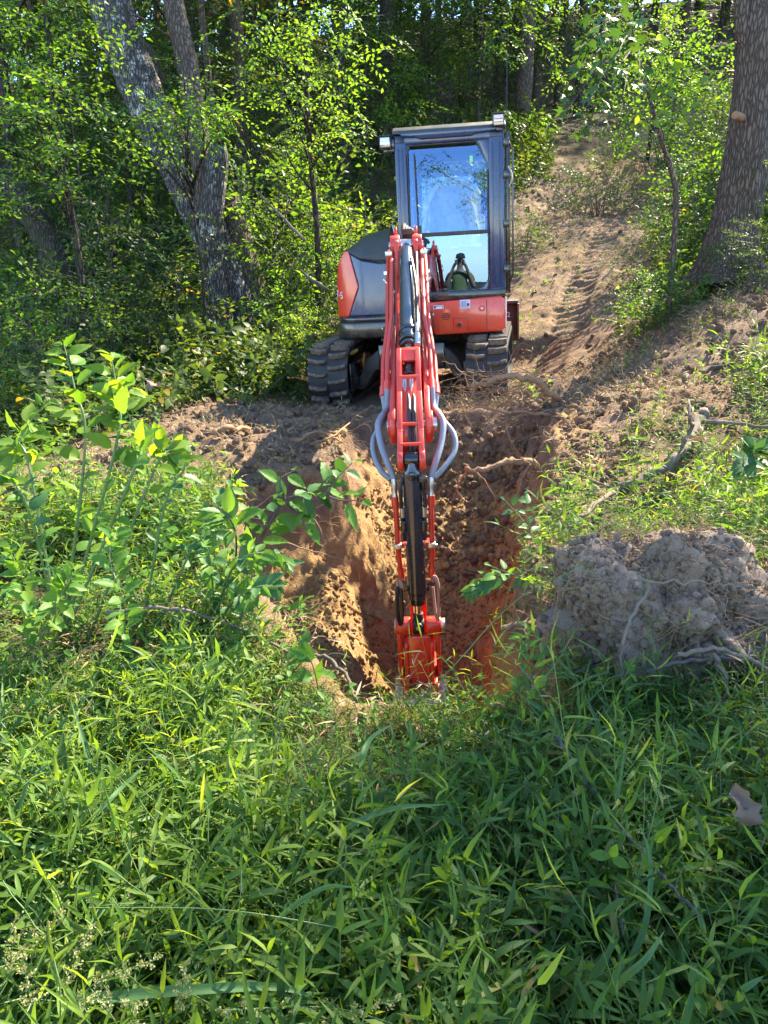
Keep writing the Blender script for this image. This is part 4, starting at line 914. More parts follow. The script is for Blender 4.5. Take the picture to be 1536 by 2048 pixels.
# --- sprig of stilt grass: thin jointed stem with alternate lance-shaped leaves
def sprig_lance(seed, nodes=9, ln=.34, leaf=(.045, .092), lean=.5, mat='leaf_grass', w=.076):
    r = np.random.RandomState(seed); fb = FB(); p = np.zeros(3); yaw = r.rand() * 6.28; tilt = lean * (.3 + r.rand()); P = [p]
    for i in range(nodes):
        st = ln / nodes * (.8 + .4 * r.rand()); yaw += r.normal() * .25; tl = min(1.5, tilt * (.3 + i / nodes * 1.2))
        p = p + st * np.array([math.cos(yaw) * math.sin(tl), math.sin(yaw) * math.sin(tl), math.cos(tl)]); P.append(p)
    P = np.array(P); fb.twigs(P[:-1], P[1:], .0013, .0010, 1)
    Q, D, S = [], [], []; side = r.rand() * 6.28
    for i in range(1, len(P)):
        side += math.pi + r.normal() * .6; el = .25 + .5 * r.rand()
        ax = nrmz(P[i] - P[i - 1]); d = np.array([math.cos(side), math.sin(side), 0.]); d = nrmz(d - ax * d.dot(ax) * .6)
        Q.append(P[i]); D.append(d * math.cos(el) + ax * math.sin(el)); S.append(r.uniform(*leaf) * (.75 + .35 * math.sin(math.pi * i / len(P))))
    Q.append(P[-1]); D.append(nrmz(P[-1] - P[-2])); S.append(leaf[1] * .8)
    Nn = np.array([[0, 0, 1.]] * len(Q)) + r.normal(size=(len(Q), 3)) * .35
    fb.leaves(Q, D, Nn, S, shape_lance(w, .03, .10 + .35 * r.rand())); return fb.mesh('stilt_grass_sprig', [M[mat], M['stem']])
def sprig_broad(seed, nodes=6, ln=.30, leaf=(.04, .07), mat='leaf_weed', w=.27, shape=None):
    r = np.random.RandomState(seed); fb = FB(); yaw = r.rand() * 6.28; tilt = .15 + .7 * r.rand(); p = np.zeros(3); P = [p]
    for i in range(nodes):
        p = p + ln / nodes * np.array([math.cos(yaw) * math.sin(tilt), math.sin(yaw) * math.sin(tilt), math.cos(tilt)]); yaw += r.normal() * .3; tilt = min(1.4, tilt + .05); P.append(p)
    P = np.array(P); fb.twigs(P[:-1], P[1:], .0018, .0012, 1); Q, D, S = [], [], []; a0 = r.rand() * 6.28
    for i in range(1, len(P)):
        for k in range(2):
            a = a0 + i * 1.57 + k * math.pi + r.normal() * .3; el = r.uniform(-.1, .5); D.append([math.cos(a) * math.cos(el), math.sin(a) * math.cos(el), math.sin(el)]); Q.append(P[i]); S.append(r.uniform(*leaf))
    Q.append(P[-1]); D.append([.3, .2, .8]); S.append(leaf[0])
    Nn = np.array([[0, 0, 1.]] * len(Q)) + r.normal(size=(len(Q), 3)) * .3
    fb.leaves(Q, D, Nn, S, shape or shape_oval(w)); return fb.mesh('leafy_weed_sprig', [M[mat], M['stem']])
# --- flat spray of leaves on a twig, used in crowns
def spray(seed, L_=.55, nl=15, leaf=.085, w=.28, shape=None):
    r = np.random.RandomState(seed); fb = FB(); t = np.linspace(.12, 1, nl); side = np.where(np.arange(nl) % 2, 1, -1)
    cx = .08 * np.sin(t * 3 + r.rand() * 6); P = np.stack([cx * L_, t * L_, -.25 * t * t * L_], -1)
    br = r.rand(nl) * .16 * L_; P2 = P + np.stack([side * br, br * .5, br * 0], -1); a = r.uniform(.5, 1.3, nl)
    D = np.stack([side * np.sin(a), np.cos(a), r.uniform(-.5, .2, nl)], -1); Nn = np.array([[0, 0, 1.]]) + r.normal(size=(nl, 3)) * .38
    fb.leaves(P2, D, Nn, leaf * r.uniform(.65, 1.15, nl), shape or shape_diamond(w)); k = [0, nl // 3, 2 * nl // 3, nl - 1]
    Q = np.vstack([[0, 0, 0], P[k[1:]]]); fb.twigs(Q[:-1], Q[1:], .004, .002, 1); return fb.arrays()
def bake_crown(name, centres, outward, mats, scs, sp, seed, droop=.2):
    r = np.random.RandomState(seed); fb = FB(); n = len(centres); which = r.randint(0, len(sp), n)
    yaw = np.arctan2(outward[:, 1], outward[:, 0]) - math.pi / 2 + r.normal(size=n) * .7; tx = -droop + r.normal(size=n) * .35; ty = r.normal(size=n) * .35
    Rm = rotm(yaw, tx, ty)
    for k in range(len(sp)):
        m_ = which == k
        if m_.any(): fb.add_at(sp[k], Rm[m_], scs[m_], centres[m_])
    return fb.mesh(name, mats)
SP_S = [spray(100 + k, .42, 15, .062) for k in range(4)]
SP_M = [spray(110 + k, .60, 15, .095) for k in range(4)]
SP_L = [spray(120 + k, .95, 16, .17, .33) for k in range(4)]
def crown(name, n, rad, zlo, zhi, mats, sp, seed, nb=9, core=.35, taper=.5):
    """leaf sprays gathered along limbs, with gaps between the boughs"""
    r = np.random.RandomState(seed); C_, O_ = [], []; limbs = []
    for b in range(nb):
        a = b * 2.4 + r.rand(); zz = zlo + (zhi - zlo) * (b + .3 * r.rand()) / nb; rr = rad * (1 - taper * ((zz - zlo) / (zhi - zlo)) ** 1.5) * r.uniform(.65, 1.1); rise = r.uniform(.05, .45) * rr
        e = np.array([math.cos(a) * rr, math.sin(a) * rr, zz + rise]); s_ = np.array([0, 0, zz - .1 * rr]); limbs.append((s_, e))
        k = int(n / nb * r.uniform(.7, 1.3)); t = core + (1 - core) * r.rand(k) ** .7; p = s_ + (e - s_) * t[:, None]; sd = rr * .33 * (1.1 - .4 * t)
        p = p + r.normal(size=(k, 3)) * sd[:, None] * np.array([1, 1, .42]); C_.append(p); o = np.tile(e - s_, (k, 1)); o[:, 2] = 0; O_.append(nrmz(o) + r.normal(size=(k, 3)) * .5)
    C_ = np.vstack(C_); O_ = np.vstack(O_); return bake_crown(name, C_, O_, mats, r.uniform(.75, 1.25, len(C_)), sp, seed + 1), limbs
def trunk_mesh(name, P, Rr, mat, n=10, ridg=0, limbs=(), lr=.03, seed=0, sub=6, flare=0):
    P = spline(P, sub); k = len(P); rr = np.interp(np.linspace(0, 1, k), np.linspace(0, 1, len(Rr)), Rr); m = MB(); V = []; up = Vector((1, 0, 0)); s = 0
    A = []
    for i in range(k):
        t = (P[min(i + 1, k - 1)] - P[max(i - 1, 0)]).normalized(); a = (up - t * up.dot(t)).normalized(); up = a; b = t.cross(a)
        if i: s += (P[i] - P[i - 1]).length
        th = np.arange(n) * 2 * math.pi / n; ct, st_ = np.cos(th), np.sin(th)
        r_ = rr[i] * (1 + .10 * fbm(ct * 1.5 + s * .8 + seed, st_ * 1.5, 3))
        if ridg:
            q = vn3(ct * 9 + 20, st_ * 9 + 20, np.full(n, s * 3.2 + 5), seed % 5); q2 = vn3(ct * 20 + 40, st_ * 20 + 40, np.full(n, s * 7 + 5), 2)
            r_ = r_ + ridg * (1 - 2.6 * np.abs(q - .5) + .6 * q2)
        if flare: r_ = r_ * (1 + flare * math.exp(-s / .22) * (1 + .5 * np.sin(th * 5 + seed)))
        for j in range(n): V.append(P[i] + a * (ct[j] * r_[j]) + b * (st_[j] * r_[j]))
    F = [(i * n + j, i * n + (j + 1) % n, (i + 1) * n + (j + 1) % n, (i + 1) * n + j) for i in range(k - 1) for j in range(n)]
    m.add(V, F); lm = random.Random(seed)
    for (a_, b_) in limbs:
        a_ = Vector(a_); b_ = Vector(b_); mid = (a_ + b_) / 2 + Vector((lm.uniform(-.1, .1), lm.uniform(-.1, .1), lm.uniform(-.05, .2)))
        m.tube(spline([a_, mid, b_], 3), [lr * (1 - .8 * q / 6) for q in range(7)], 5)
    me = bpy.data.meshes.new(name); me.from_pydata([tuple(v) for v in m.v], [], m.f); me.polygons.foreach_set('use_smooth', np.ones(len(me.polygons), bool)); me.materials.append(mat); return me

# ------------------------------------------------------------------ ground cover (uncountable)
GR = [sprig_lance(200 + k, 8 + k % 4, .26 + .03 * (k % 3), lean=.35 + .12 * (k % 4)) for k in range(8)]
GR2 = [sprig_lance(280 + k, 11, .30, (.03, .06), .8, 'leaf_fresh_sunlit', .07) for k in range(4)]
THIN = [sprig_lance(290 + k, 6, .46 + .08 * k, (.07, .15), .35, 'leaf_fresh_sunlit' if k % 2 else 'leaf_grass', .032) for k in range(4)]
BLD = [sprig_lance(230 + k, 3, .16, (.12, .26), .7, 'leaf_blade', .028) for k in range(3)]
WD = [sprig_broad(240 + k) for k in range(5)]
WDB = [sprig_broad(250 + k, 7, .45, (.05, .09), 'leaf_wood') for k in range(4)]
DRY = [sprig_lance(260 + k, 4, .18, (.04, .10), 1.4, 'straw', .05) for k in range(3)]
def inview(x, y, pad=.25): return (np.abs(x) < .52 * np.maximum(y, .3) + pad + .25)
def place(n, xr, yr, keep, seed):
    r = np.random.RandomState(seed); x = r.uniform(*xr, n); y = r.uniform(*yr, n); k = keep(x, y, r.rand(n)); x, y = x[k], y[k]; return x, y, height(x, y), r
def cover(name, sets, srcs, label):
    Pn, Rn, Sn, In = [], [], [], []
    for (n, xr, yr, keep, seed, tilt, sc, ids, dz_) in sets:
        x, y, z, r = place(n, xr, yr, keep, seed); k = len(x); Pn.append(np.stack([x, y, z + dz_], -1)); Rn.append(np.stack([r.normal(size=k) * tilt, r.normal(size=k) * tilt, r.rand(k) * 6.28], -1))
        Sn.append(r.uniform(sc[0], sc[1], k) * (1.0 if name == 'dry_litter' else .62 + .66 * sstep(-.25, .25, fbm(x * 2.3, y * 2.3, 91))) * (1 - .22 * sstep(1.45, 2.1, y) * (y < 2.6) * (np.abs(x - .25) < .85))); In.append(r.choice(ids, k))
    return scatter(name, np.vstack(Pn), np.vstack(Rn), np.concatenate(Sn), np.concatenate(In), srcs, label)
def k_front(x, y, q): return inview(x, y) & (q < .45 + .55 * sstep(-.25, .12, fbm(x * 3.1, y * 3.1, 71))) & (q < (1 - baresoil(x, y)) ** 1.5) & (sdf(x, y) < -.02) & (np.hypot((x - .95) / .5, (y - 2.72) / .36) > .9)
cover('stilt_grass', [
    (11500, (-2.0, 2.0), (.75, 2.45), lambda x, y, q: k_front(x, y, q * .9) & (y < 1.95 + .5 * (np.abs(x - .2) > .75)), 301, .35, (.5, 1.05), range(8), -.01),
    (2600, (-.6, 1.35), (1.98, 2.52), lambda x, y, q: (sdf(x, y) < .02), 330, .5, (.28, .5), range(8), -.01),
    (110, (-.3, 1.1), (2.0, 2.36), lambda x, y, q: (sdf(x, y) < .02), 331, .5, (.3, .5), range(15, 19), -.01),
    (380, (.50, .88), (2.3, 3.6), lambda x, y, q: (sdf(x, y) < .12) & (np.hypot((x - 1.1) / .42, (y - 2.72) / .3) > .9), 332, .7, (.2, .5), range(8), -.01),
    (2600, (-1.2, 1.4), (1.85, 2.5), lambda x, y, q: k_front(x, y, q), 306, .45, (.28, .55), range(8), -.01),
    (4000, (-2.9, -.3), (2.2, 4.9), lambda x, y, q: k_front(x, y, q * 1.3), 302, .3, (.5, .95), range(8), -.01),
    (3600, (.6, 3.2), (2.3, 5.6), lambda x, y, q: k_front(x, y, q) & (q < .3 + .7 * (fbm(x * 2, y * 2, 60) > -.05)), 303, .4, (.5, 1.0), range(8), -.01),
    (700, (2.2, 4.2), (4.2, 6.2), lambda x, y, q: inview(x, y, .5) & (x > 2.1 + .3 * (y - 4)), 304, .3, (.8, 1.3), range(8), -.01),
    (1700, (-2.0, 2.0), (.75, 2.4), lambda x, y, q: inview(x, y) & (fbm(x * 1.7, y * 1.7, 61) > .05), 305, .4, (.7, 1.2), range(8, 11), 0),
    (520, (-2.0, 2.0), (.8, 2.35), lambda x, y, q: inview(x, y) & (fbm(x * 2.7, y * 2.7, 72) > .0), 310, .3, (.45, .85), range(15, 19), 0),
    (2600, (-2.0, .1), (.75, 2.2), lambda x, y, q: k_front(x, y, q) & (x < .1 - .4 * (y - .8)), 309, .45, (.6, 1.25), range(11, 15), .01),  # yellow sprigs crowded to the left to colour it as sunlit
    (3800, (-2.0, 2.0), (.75, 2.45), lambda x, y, q: k_front(x, y, q) & (fbm(x * 2.1, y * 2.1, 66) > -.05) & (q < .5 + .5 * (x < .1)), 307, .5, (.5, 1.15), range(11, 15), 0),
    (1500, (-2.9, -.3), (2.2, 4.9), lambda x, y, q: k_front(x, y, q), 308, .5, (.5, 1.1), range(11, 15), 0)],
    GR + BLD + GR2 + THIN, 'dense carpet of green stilt grass over the near bank and both sides of the hole')
cover('weeds', [
    (900, (-2.9, -.4), (2.3, 6.0), lambda x, y, q: inview(x, y) & (q < 1 - baresoil(x, y)), 311, .4, (.5, 1.1), range(5), -.01),
    (260, (-1.5, 1.6), (1.0, 2.4), lambda x, y, q: inview(x, y), 312, .3, (.5, .9), range(5), 0),
    (900, (.7, 4.5), (3.2, 8.5), lambda x, y, q: inview(x, y) & (sdf(x, y) < -.1) & (fbm(x * 1.5, y * 1.5, 62) > .0), 313, .8, (.25, .6), range(5), -.01),
    (5200, (-7, -.9), (6.2, 13.5), lambda x, y, q: (q < 1.2 - baresoil(x, y) * 1.3) & ((x < -.75 - .14 * (y - 7)) | (y > 10.8)), 314, .5, (.7, 1.5), range(5, 9), -.02),
    (5200, (2.2, 9), (8.4, 19), lambda x, y, q: (pathd(x, y)[0] > 1.35) & (q < 1.1 - baresoil(x, y)), 315, .5, (.6, 1.3), range(9), -.02),
    (2600, (-7, 4), (13, 22), lambda x, y, q: (pathd(x, y)[0] > 1.3), 316, .5, (1.0, 2.0), range(5, 9), -.02),
    (420, (.9, 3.6), (10, 18), lambda x, y, q: (pathd(x, y)[0] < 1.4), 317, .8, (.2, .5), range(5), 0)],
    WD + WDB, 'low leafy weeds and vines covering the woodland floor')
cover('dry_litter', [
    (9500, (.5, 5.2), (4.2, 9.0), lambda x, y, q: inview(x, y) & (sdf(x, y) < -.03) & (fbm(x * 1.2, y * 2, 63) > -.25), 321, .5, (.35, .9), range(3), -.005),
    (1400, (-2.5, -.3), (4.2, 7.2), lambda x, y, q: inview(x, y) & (sdf(x, y) < 0), 322, .5, (.3, .8), range(3), -.005),
    (1500, (-1.6, 1.6), (.9, 3.4), lambda x, y, q: inview(x, y) & (sdf(x, y) < 0), 323, .6, (.3, .8), range(3), .0),
    (420, (-1.6, 1.6), (.9, 2.5), lambda x, y, q: inview(x, y), 325, .8, (.5, 1.0), range(3), .10),
    (900, (0.5, 4.5), (9.5, 18), lambda x, y, q: pathd(x, y)[0] < 1.9, 324, .5, (.5, 1.2), range(3), .0)],
    DRY, 'dry straw, dead stems and fine roots lying on the bare soil')
# soil clods
def clod(seed, n=2):
    bm = bmesh.new(); bmesh.ops.create_icosphere(bm, subdivisions=n, radius=1)
    V = np.array([v.co for v in bm.verts]); f = 1 + .7 * fbm3(V[:, 0] * 1.2 + 10 + seed, V[:, 1] * 1.2 + 10, V[:, 2] * 1.2 + 10, seed, 3); V = V * f[:, None] * np.array([1, .9, .72]); F = np.array([[v.index for v in fc.verts] for fc in bm.faces]); bm.free()
    return V, F
def clodmat(name, a, b_):
    m, t, o = newmat(name); p = N(t, 'ShaderNodeBsdfPrincipled', Roughness=.95); p.inputs['Specular IOR Level'].default_value = .1
    oi = N(t, 'ShaderNodeObjectInfo'); tc = N(t, 'ShaderNodeTexCoord'); n = noise(t, tc.outputs['Object'], 2.5, 5, .7)
    L(t, mixc(t, math_(t, 'ADD', math_(t, 'MULTIPLY', oi.outputs['Random'], .6), math_(t, 'MULTIPLY', n, .5), True), a, b_), p.inputs['Base Color'])
    b = N(t, 'ShaderNodeBump', Strength=.7, Distance=.3); L(t, n, b.inputs['Height']); L(t, b.outputs[0], p.inputs['Normal']); L(t, p.outputs[0], o.inputs[0]); return m
M['clod_clay'] = clodmat('clay_clod', (.29, .18, .075), (.56, .39, .19)); M['clod_soil'] = clodmat('topsoil_clod', (.14, .09, .06), (.34, .24, .155)); M['clod_grey'] = clodmat('grey_clod', (.20, .145, .10), (.44, .34, .25))
CLC = [mesh_np('clay_clod', *clod(k), [M['clod_clay']], k == 1) for k in range(4)]; CLS = [mesh_np('soil_clod', *clod(k + 7), [M['clod_soil']], k == 1) for k in range(4)]
def scat_clods(name, sets, srcs, label):
    Pn, Rn, Sn, In = [], [], [], []
    for (n, xr, yr, keep, seed, lo, hi, pw) in sets:
        x, y, z, r = place(n, xr, yr, keep, seed); k = len(x); s = lo + (hi - lo) * r.rand(k) ** pw; Pn.append(np.stack([x, y, z + s * .3], -1)); Rn.append(r.rand(k, 3) * 6.28); Sn.append(s); In.append(r.randint(0, len(srcs), k))
    return scatter(name, np.vstack(Pn), np.vstack(Rn), np.concatenate(Sn), np.concatenate(In), srcs, label)
scat_clods('clay_clods', [(20000, (-.75, 1.4), (3.2, 6.9), lambda x, y, q: (sdf(x, y) > .10) & (q < .25 + .75 * (sdf(x, y) > .22)), 401, .003, .020, 2.6), (420, (-.7, 1.3), (3.4, 6.9), lambda x, y, q: sdf(x, y) > .2, 409, .014, .042, 2),
                          (500, (-1.2, .3), (4.4, 6.8), lambda x, y, q: (sdf(x, y) < 0) & (sdf(x, y) > -.35), 402, .006, .04, 3)], CLC, 'crumbled orange clay lumps on the floor of the hole')
scat_clods('soil_clods', [(3200, (-2.2, 1.6), (4.4, 7.6), lambda x, y, q: (sdf(x, y) < .0) & (q < baresoil(x, y)), 403, .006, .05, 3.5),
                          (3600, (1.0, 5.0), (4.6, 8.8), lambda x, y, q: (sdf(x, y) < .0) & (q < baresoil(x, y)), 404, .006, .055, 4),
                          (900, (.6, 5), (9.0, 18), lambda x, y, q: (pathd(x, y)[0] < 1.6) & (np.abs(np.abs(pathd(x, y)[1]) - .62) > .3), 405, .008, .05, 4),
                          (1500, (.45, 1.0), (2.35, 4.6), lambda x, y, q: (sdf(x, y) > -.1) & (sdf(x, y) < .3), 407, .003, .022, 2.5), (900, (.2, 1.4), (5.4, 6.9), lambda x, y, q: (sdf(x, y) > .05), 406, .008, .05, 3)], CLS, 'loose crumbs of brown topsoil on the bare ground')
# ------------------------------------------------------------------ crowns shared by the woodland trees
def two(name, lmat): return [M[lmat], M['bark_dark']]
CR = {}
CR['low'] = [crown('crown', 210, 1.5, .9, 5.2, two('', m_), SP_M, 500 + k, 10) for k, m_ in enumerate(('leaf_wood', 'leaf_weed', 'leaf_dark'))]
CR['mid'] = [crown('crown', 300, 2.3, 2.6, 8.5, two('', m_), SP_M, 520 + k, 12) for k, m_ in enumerate(('leaf_wood', 'leaf_dark', 'leaf_wood'))]
CR['high'] = [crown('crown', 330, 3.3, 6.0, 13.5, two('', m_), SP_L, 540 + k, 12) for k, m_ in enumerate(('leaf_wood', 'leaf_dark'))]
HT = {'low': 5.6, 'mid': 9, 'high': 14}
rt = random.Random(3)
def bent(h, wob, rr=rt): 
    a = rr.uniform(0, 6.28); l = rr.uniform(0, .06) * h
    return [(0, 0, -.3)] + [(math.cos(a) * l * t ** 1.5 + rr.uniform(-wob, wob), math.sin(a) * l * t ** 1.5 + rr.uniform(-wob, wob), h * t) for t in (.2, .4, .6, .8, 1)]
TRK = {}
for kd, r0 in (('low', .035), ('mid', .075), ('high', .15)):
    TRK[kd] = [trunk_mesh('trunk', bent(HT[kd], .05 * HT[kd] / 5), [r0 * 1.25, r0, r0 * .85, r0 * .6, r0 * .25], M['bark_dark' if q else 'bark_brown'], 10, 0, CR[kd][q % len(CR[kd])][1], r0 * .42, q, 4, .3) for q in range(3)]
def tree(x, y, kd, q, label, group=None, s=1.0, rot=None, name='forest_tree', cat='tree', z=None, crown_=True, sz=1.0):
    t = empty(name, (x, y, (hz(x, y) if z is None else z)), rt.uniform(0, 6.28) if rot is None else rot); t.scale = (s, s, s * sz)
    mobj('trunk', TRK[kd][q % 3], t)
    if crown_: mobj('crown', CR[kd][q % len(CR[kd])][0], t)
    return tag(t, label, cat, group)
def at(px, py, D): p = U(px, py, D); return p.x, p.y
GW = 'slender trees of the woods behind the excavator'
LW = 'slender dark trunked tree standing in the shaded woods behind the excavator'
# trunks that can be made out, surveyed from the photograph: px of the trunk, D
for i, (px, D, kd, q, s, lab) in enumerate([
    (1033, 21, 'high', 0, 1.15, 'straight dark trunk rising just behind the right end of the cab roof'),
    (690, 17.5, 'mid', 1, 1.7, 'brown trunk standing behind the bushes above the round engine hood'),
    (770, 19, 'high', 2, .9, 'dark trunk directly behind the left work light of the cab'),
    (925, 24, 'high', 1, 1.0, 'thin dark trunk seen above the middle of the cab roof'),
    (1060, 25, 'mid', 0, 1.3, 'thin trunk close on the right of the straight dark one behind the cab'),
    (560, 18, 'mid', 2, 1.5, 'dark leaning trunk nearest right of the forked tree'),
    (492, 14.5, 'high', 0, .8, 'tall dark trunk just right of the pale forked tree'),
    (610, 22, 'mid', 1, 1.4, 'thin dark trunk deep in the woods left of the cab'),
    (840, 27, 'high', 0, .9, 'distant trunk over the left part of the cab roof'),
    (985, 29, 'mid', 2, 1.3, 'distant thin trunk over the right part of the cab roof'),
    (745, 26, 'mid', 0, 1.5, 'distant slim trunk left of the cab roof in deep shade'),
    (1145, 24, 'mid', 1, 1.4, 'slim trunk in the shade beyond the top of the dirt track'),
    (40, 13.5, 'mid', 2, 1.2, 'slim dark trunk in the shadowed hollow at the far left')]):
    x, y = at(px, 400, D); tree(x, y, kd, q, lab, None, s)
# the rest of the woods
spots = []
rr = random.Random(21)
def okspot(x, y, dmin):
    if pathd(x, y)[0] < 2.7: return False
    if math.hypot(x - MX, y - MY) < 3.6: return False
    return all(math.hypot(x - a, y - b) > dmin for a, b, _ in spots)
def shades(x, y, kd, keep):
    """would this crown stand in the sun of the clearing (photograph: clearing, bushes and track are lit)"""
    z0 = float(base(x, y)); lo, hi, rd = {'low': (.8, 5.5, 1.3), 'mid': (2.5, 9.5, 2.0), 'high': (6, 15, 3.0)}[kd]; gx, gy = sd.x / sd.z, sd.y / sd.z
    for cx, cy, cr, cz in ((1.2, 6.2, 3.2, .3), (.5, 9, 1.3, 1.5), (-1.2, 11.3, 1.3, 1.0), (2.2, 12, .4, 1.5), (-1, 3.2, 2.0, 0)):
        for q in range(9):
            h = z0 + lo + (hi - lo) * q / 8 - cz
            if h > 0 and math.hypot(x - gx * h - cx, y - gy * h - cy) < cr + rd * (.8 if q < 7 else .3): return rr.random() > keep
    return False
for kd, n, yr, dm in (('high', 30, (17, 46), 2.6), ('mid', 44, (13, 40), 1.5), ('low', 44, (11.5, 30), 1.1)):
    c = 0; t_ = 0
    while c < n and t_ < 5000:
        t_ += 1; y = rr.uniform(*yr); x = rr.uniform(-.62 * y, .70 * y)
        if kd == 'high' and x > 0 and y < 24 and rr.random() < .5: continue
        if okspot(x, y, dm) and not shades(x, y, kd, .03 if kd == 'high' else .12): spots.append((x, y, kd)); c += 1
WOODS = []
far = []
for i, (x, y, kd) in enumerate(spots):
    px_ = 768 + 1540 * x / (y * math.cos(R(PITCH)) - (float(base(x, y)) - H) * math.sin(R(PITCH)))
    if y > 23 or px_ < -160 or px_ > 1700: far.append((x, y, kd, i, rr.uniform(.8, 1.25))); continue
    if kd == 'low': o = tree(x, y, kd, i, 'x', None, rr.uniform(.65, 1.1), name='understorey_sapling', cat='sapling')
    else: o = tree(x, y, kd, i, 'x', None, rr.uniform(.8, 1.25))
    WOODS.append((o, px_, y, {'low': 'leafy sapling', 'mid': 'slender tree', 'high': 'tall canopy tree'}[kd]))
# the trees past the first rows read as one mass
KS = []; KI = {}
for kd in ('low', 'mid', 'high'):
    for q in range(len(CR[kd])): KI[(kd, 'c', q)] = len(KS); KS.append(CR[kd][q][0])
    for q in range(3): KI[(kd, 't', q)] = len(KS); KS.append(TRK[kd][q])
fp, fr_, fs, fi = [], [], [], []
for x, y, kd, i, s in far:
    p_ = (x, y, hz(x, y)); r_ = (0, 0, rt.uniform(0, 6.28))
    for w_ in (('c', i % len(CR[kd])), ('t', i % 3)): fp.append(p_); fr_.append(r_); fs.append(s); fi.append(KI[(kd,) + w_])
scatter('farther_woods', fp, fr_, fs, fi, KS, 'mass of farther trees and saplings filling the woods')
def name_rows(items, group):
    """labels from look and place: zone across the picture, row in depth, order from the left"""
    zones = ((-999, 190, 'at the far left edge'), (190, 470, 'behind the pale forked tree'), (470, 790, 'between the forked tree and the cab'), (790, 1030, 'directly above the cab roof'), (1030, 1230, 'over the top of the dirt track'), (1230, 1440, 'behind the young lobed leaf tree'), (1440, 9999, 'behind the big right trunk'))
    rows = ((0, 15, 'nearest row'), (15, 19, 'middle row'), (19, 99, 'back row')); od = ['first', 'second', 'third', 'fourth', 'fifth', 'sixth', 'seventh', 'eighth', 'ninth', 'tenth']
    for za, zb, zn in zones:
        for ra, rb, rnm in rows:
            for kd in sorted(set(k[3] for k in items)):
                L_ = sorted([k for k in items if za <= k[1] < zb and ra <= k[2] < rb and k[3] == kd], key=lambda k: k[1])
                for n_, k in enumerate(L_):
                    k[0]['label'] = ('%s %s, %s' % (kd, zn, rnm)) + ('' if len(L_) == 1 else ', %s from left' % od[min(n_, 9)]); k[0]['group'] = group
name_rows(WOODS, 'trees and saplings of the woods behind the excavator')
# ------------------------------------------------------------------ bushes
def bush_mesh(seed, n, rad, h, sp, mat, dry=0):
    r = np.random.RandomState(seed); k = n; a = r.rand(k) * 6.28; t = r.rand(k) ** .5; z = r.rand(k); prof = np.sqrt(np.maximum(0, 1 - (z * 1.0) ** 2.2)) * (1 + .35 * fbm(a * 1.5, z * 3, seed))
    P = np.stack([np.cos(a) * rad * t * prof, np.sin(a) * rad * t * prof, .08 + z * h], -1); O = P.copy(); O[:, 2] = 0
    fb = FB(); which = r.randint(0, len(sp), n); yaw = np.arctan2(O[:, 1], O[:, 0]) - math.pi / 2 + r.normal(size=n) * .6; Rm = rotm(yaw, .25 + r.normal(size=n) * .4, r.normal(size=n) * .4); sc = r.uniform(.55, 1.1, n)
    for q in range(len(sp)):
        m_ = which == q
        if m_.any(): fb.add_at(sp[q], Rm[m_], sc[m_], P[m_])
    st = 14; e = P[r.choice(n, st)]; fb.twigs(np.tile([[0, 0, -.1]], (st, 1)) + r.normal(size=(st, 3)) * .05, e, .012, .005)
    return fb.mesh('foliage', [M[mat], M['twig']])
BM = [bush_mesh(600, 150, .75, 1.25, SP_S, 'leaf_wood'), bush_mesh(601, 150, .70, 1.1, SP_S, 'leaf_weed'), bush_mesh(602, 130, .8, 1.0, SP_S, 'leaf_dark'), bush_mesh(603, 150, .7, 1.3, SP_S, 'leaf_bright'), bush_mesh(604, 90, .9, 1.5, SP_M, 'leaf_wood')]
def bush(x, y, q, s, label, group=None, sz=1.0):
    o = mobj('bush', BM[q]); o.location = (x, y, hz(x, y) - .05); o.rotation_euler = (0, 0, rr.uniform(0, 6.28)); o.scale = (s, s, s * sz); return tag(o, label, 'bush', group)
for px, D, q, s, lab in ((735, 11.6, 3, 1.15, 'sunlit bush directly behind the round engine hood'), (640, 11.0, 1, 1.1, 'bright leafy bush between the forked tree and the engine hood'),
    (600, 12.6, 3, 1.2, 'yellow green bush left of the engine hood, the farther of two'), (560, 9.8, 1, .75, 'low leafy bush at the right foot of the forked tree'), (610, 9.2, 3, .6, 'small pale bush beside the left rubber track'),
    (330, 9.6, 0, 1.1, 'dense bush at the left foot of the forked tree'), (200, 8.8, 2, 1.2, 'dark bush in the hollow under the leaning trunk'), (90, 8.2, 1, 1.1, 'leafy bush at the left edge below the shaded hollow'),
    (1310, 8.6, 1, .55, 'low bush around the foot of the thin sapling'), (1270, 10.8, 0, .55, 'bush on the near side of the dirt track bend'), (1380, 11.5, 1, 1.1, 'bush left of the big right trunk, behind the sapling'),
    (1500, 8.3, 0, .55, 'ivy covered low bush in front of the big right trunk'), (1180, 15.5, 2, 1.0, 'dark bush where the dirt track disappears'), (1045, 13.5, 2, .6, 'shaded bush just right of the cab, left of the dirt track'), (1420, 16.5, 1, 1.7, 'large pale green bush on the slope left of the big right trunk'), (1300, 18.5, 1, 1.8, 'large green bush high on the slope over the dirt track')):
    x, y = at(px, 600, D); bush(x, y, q, s, lab)
BUSHES = []
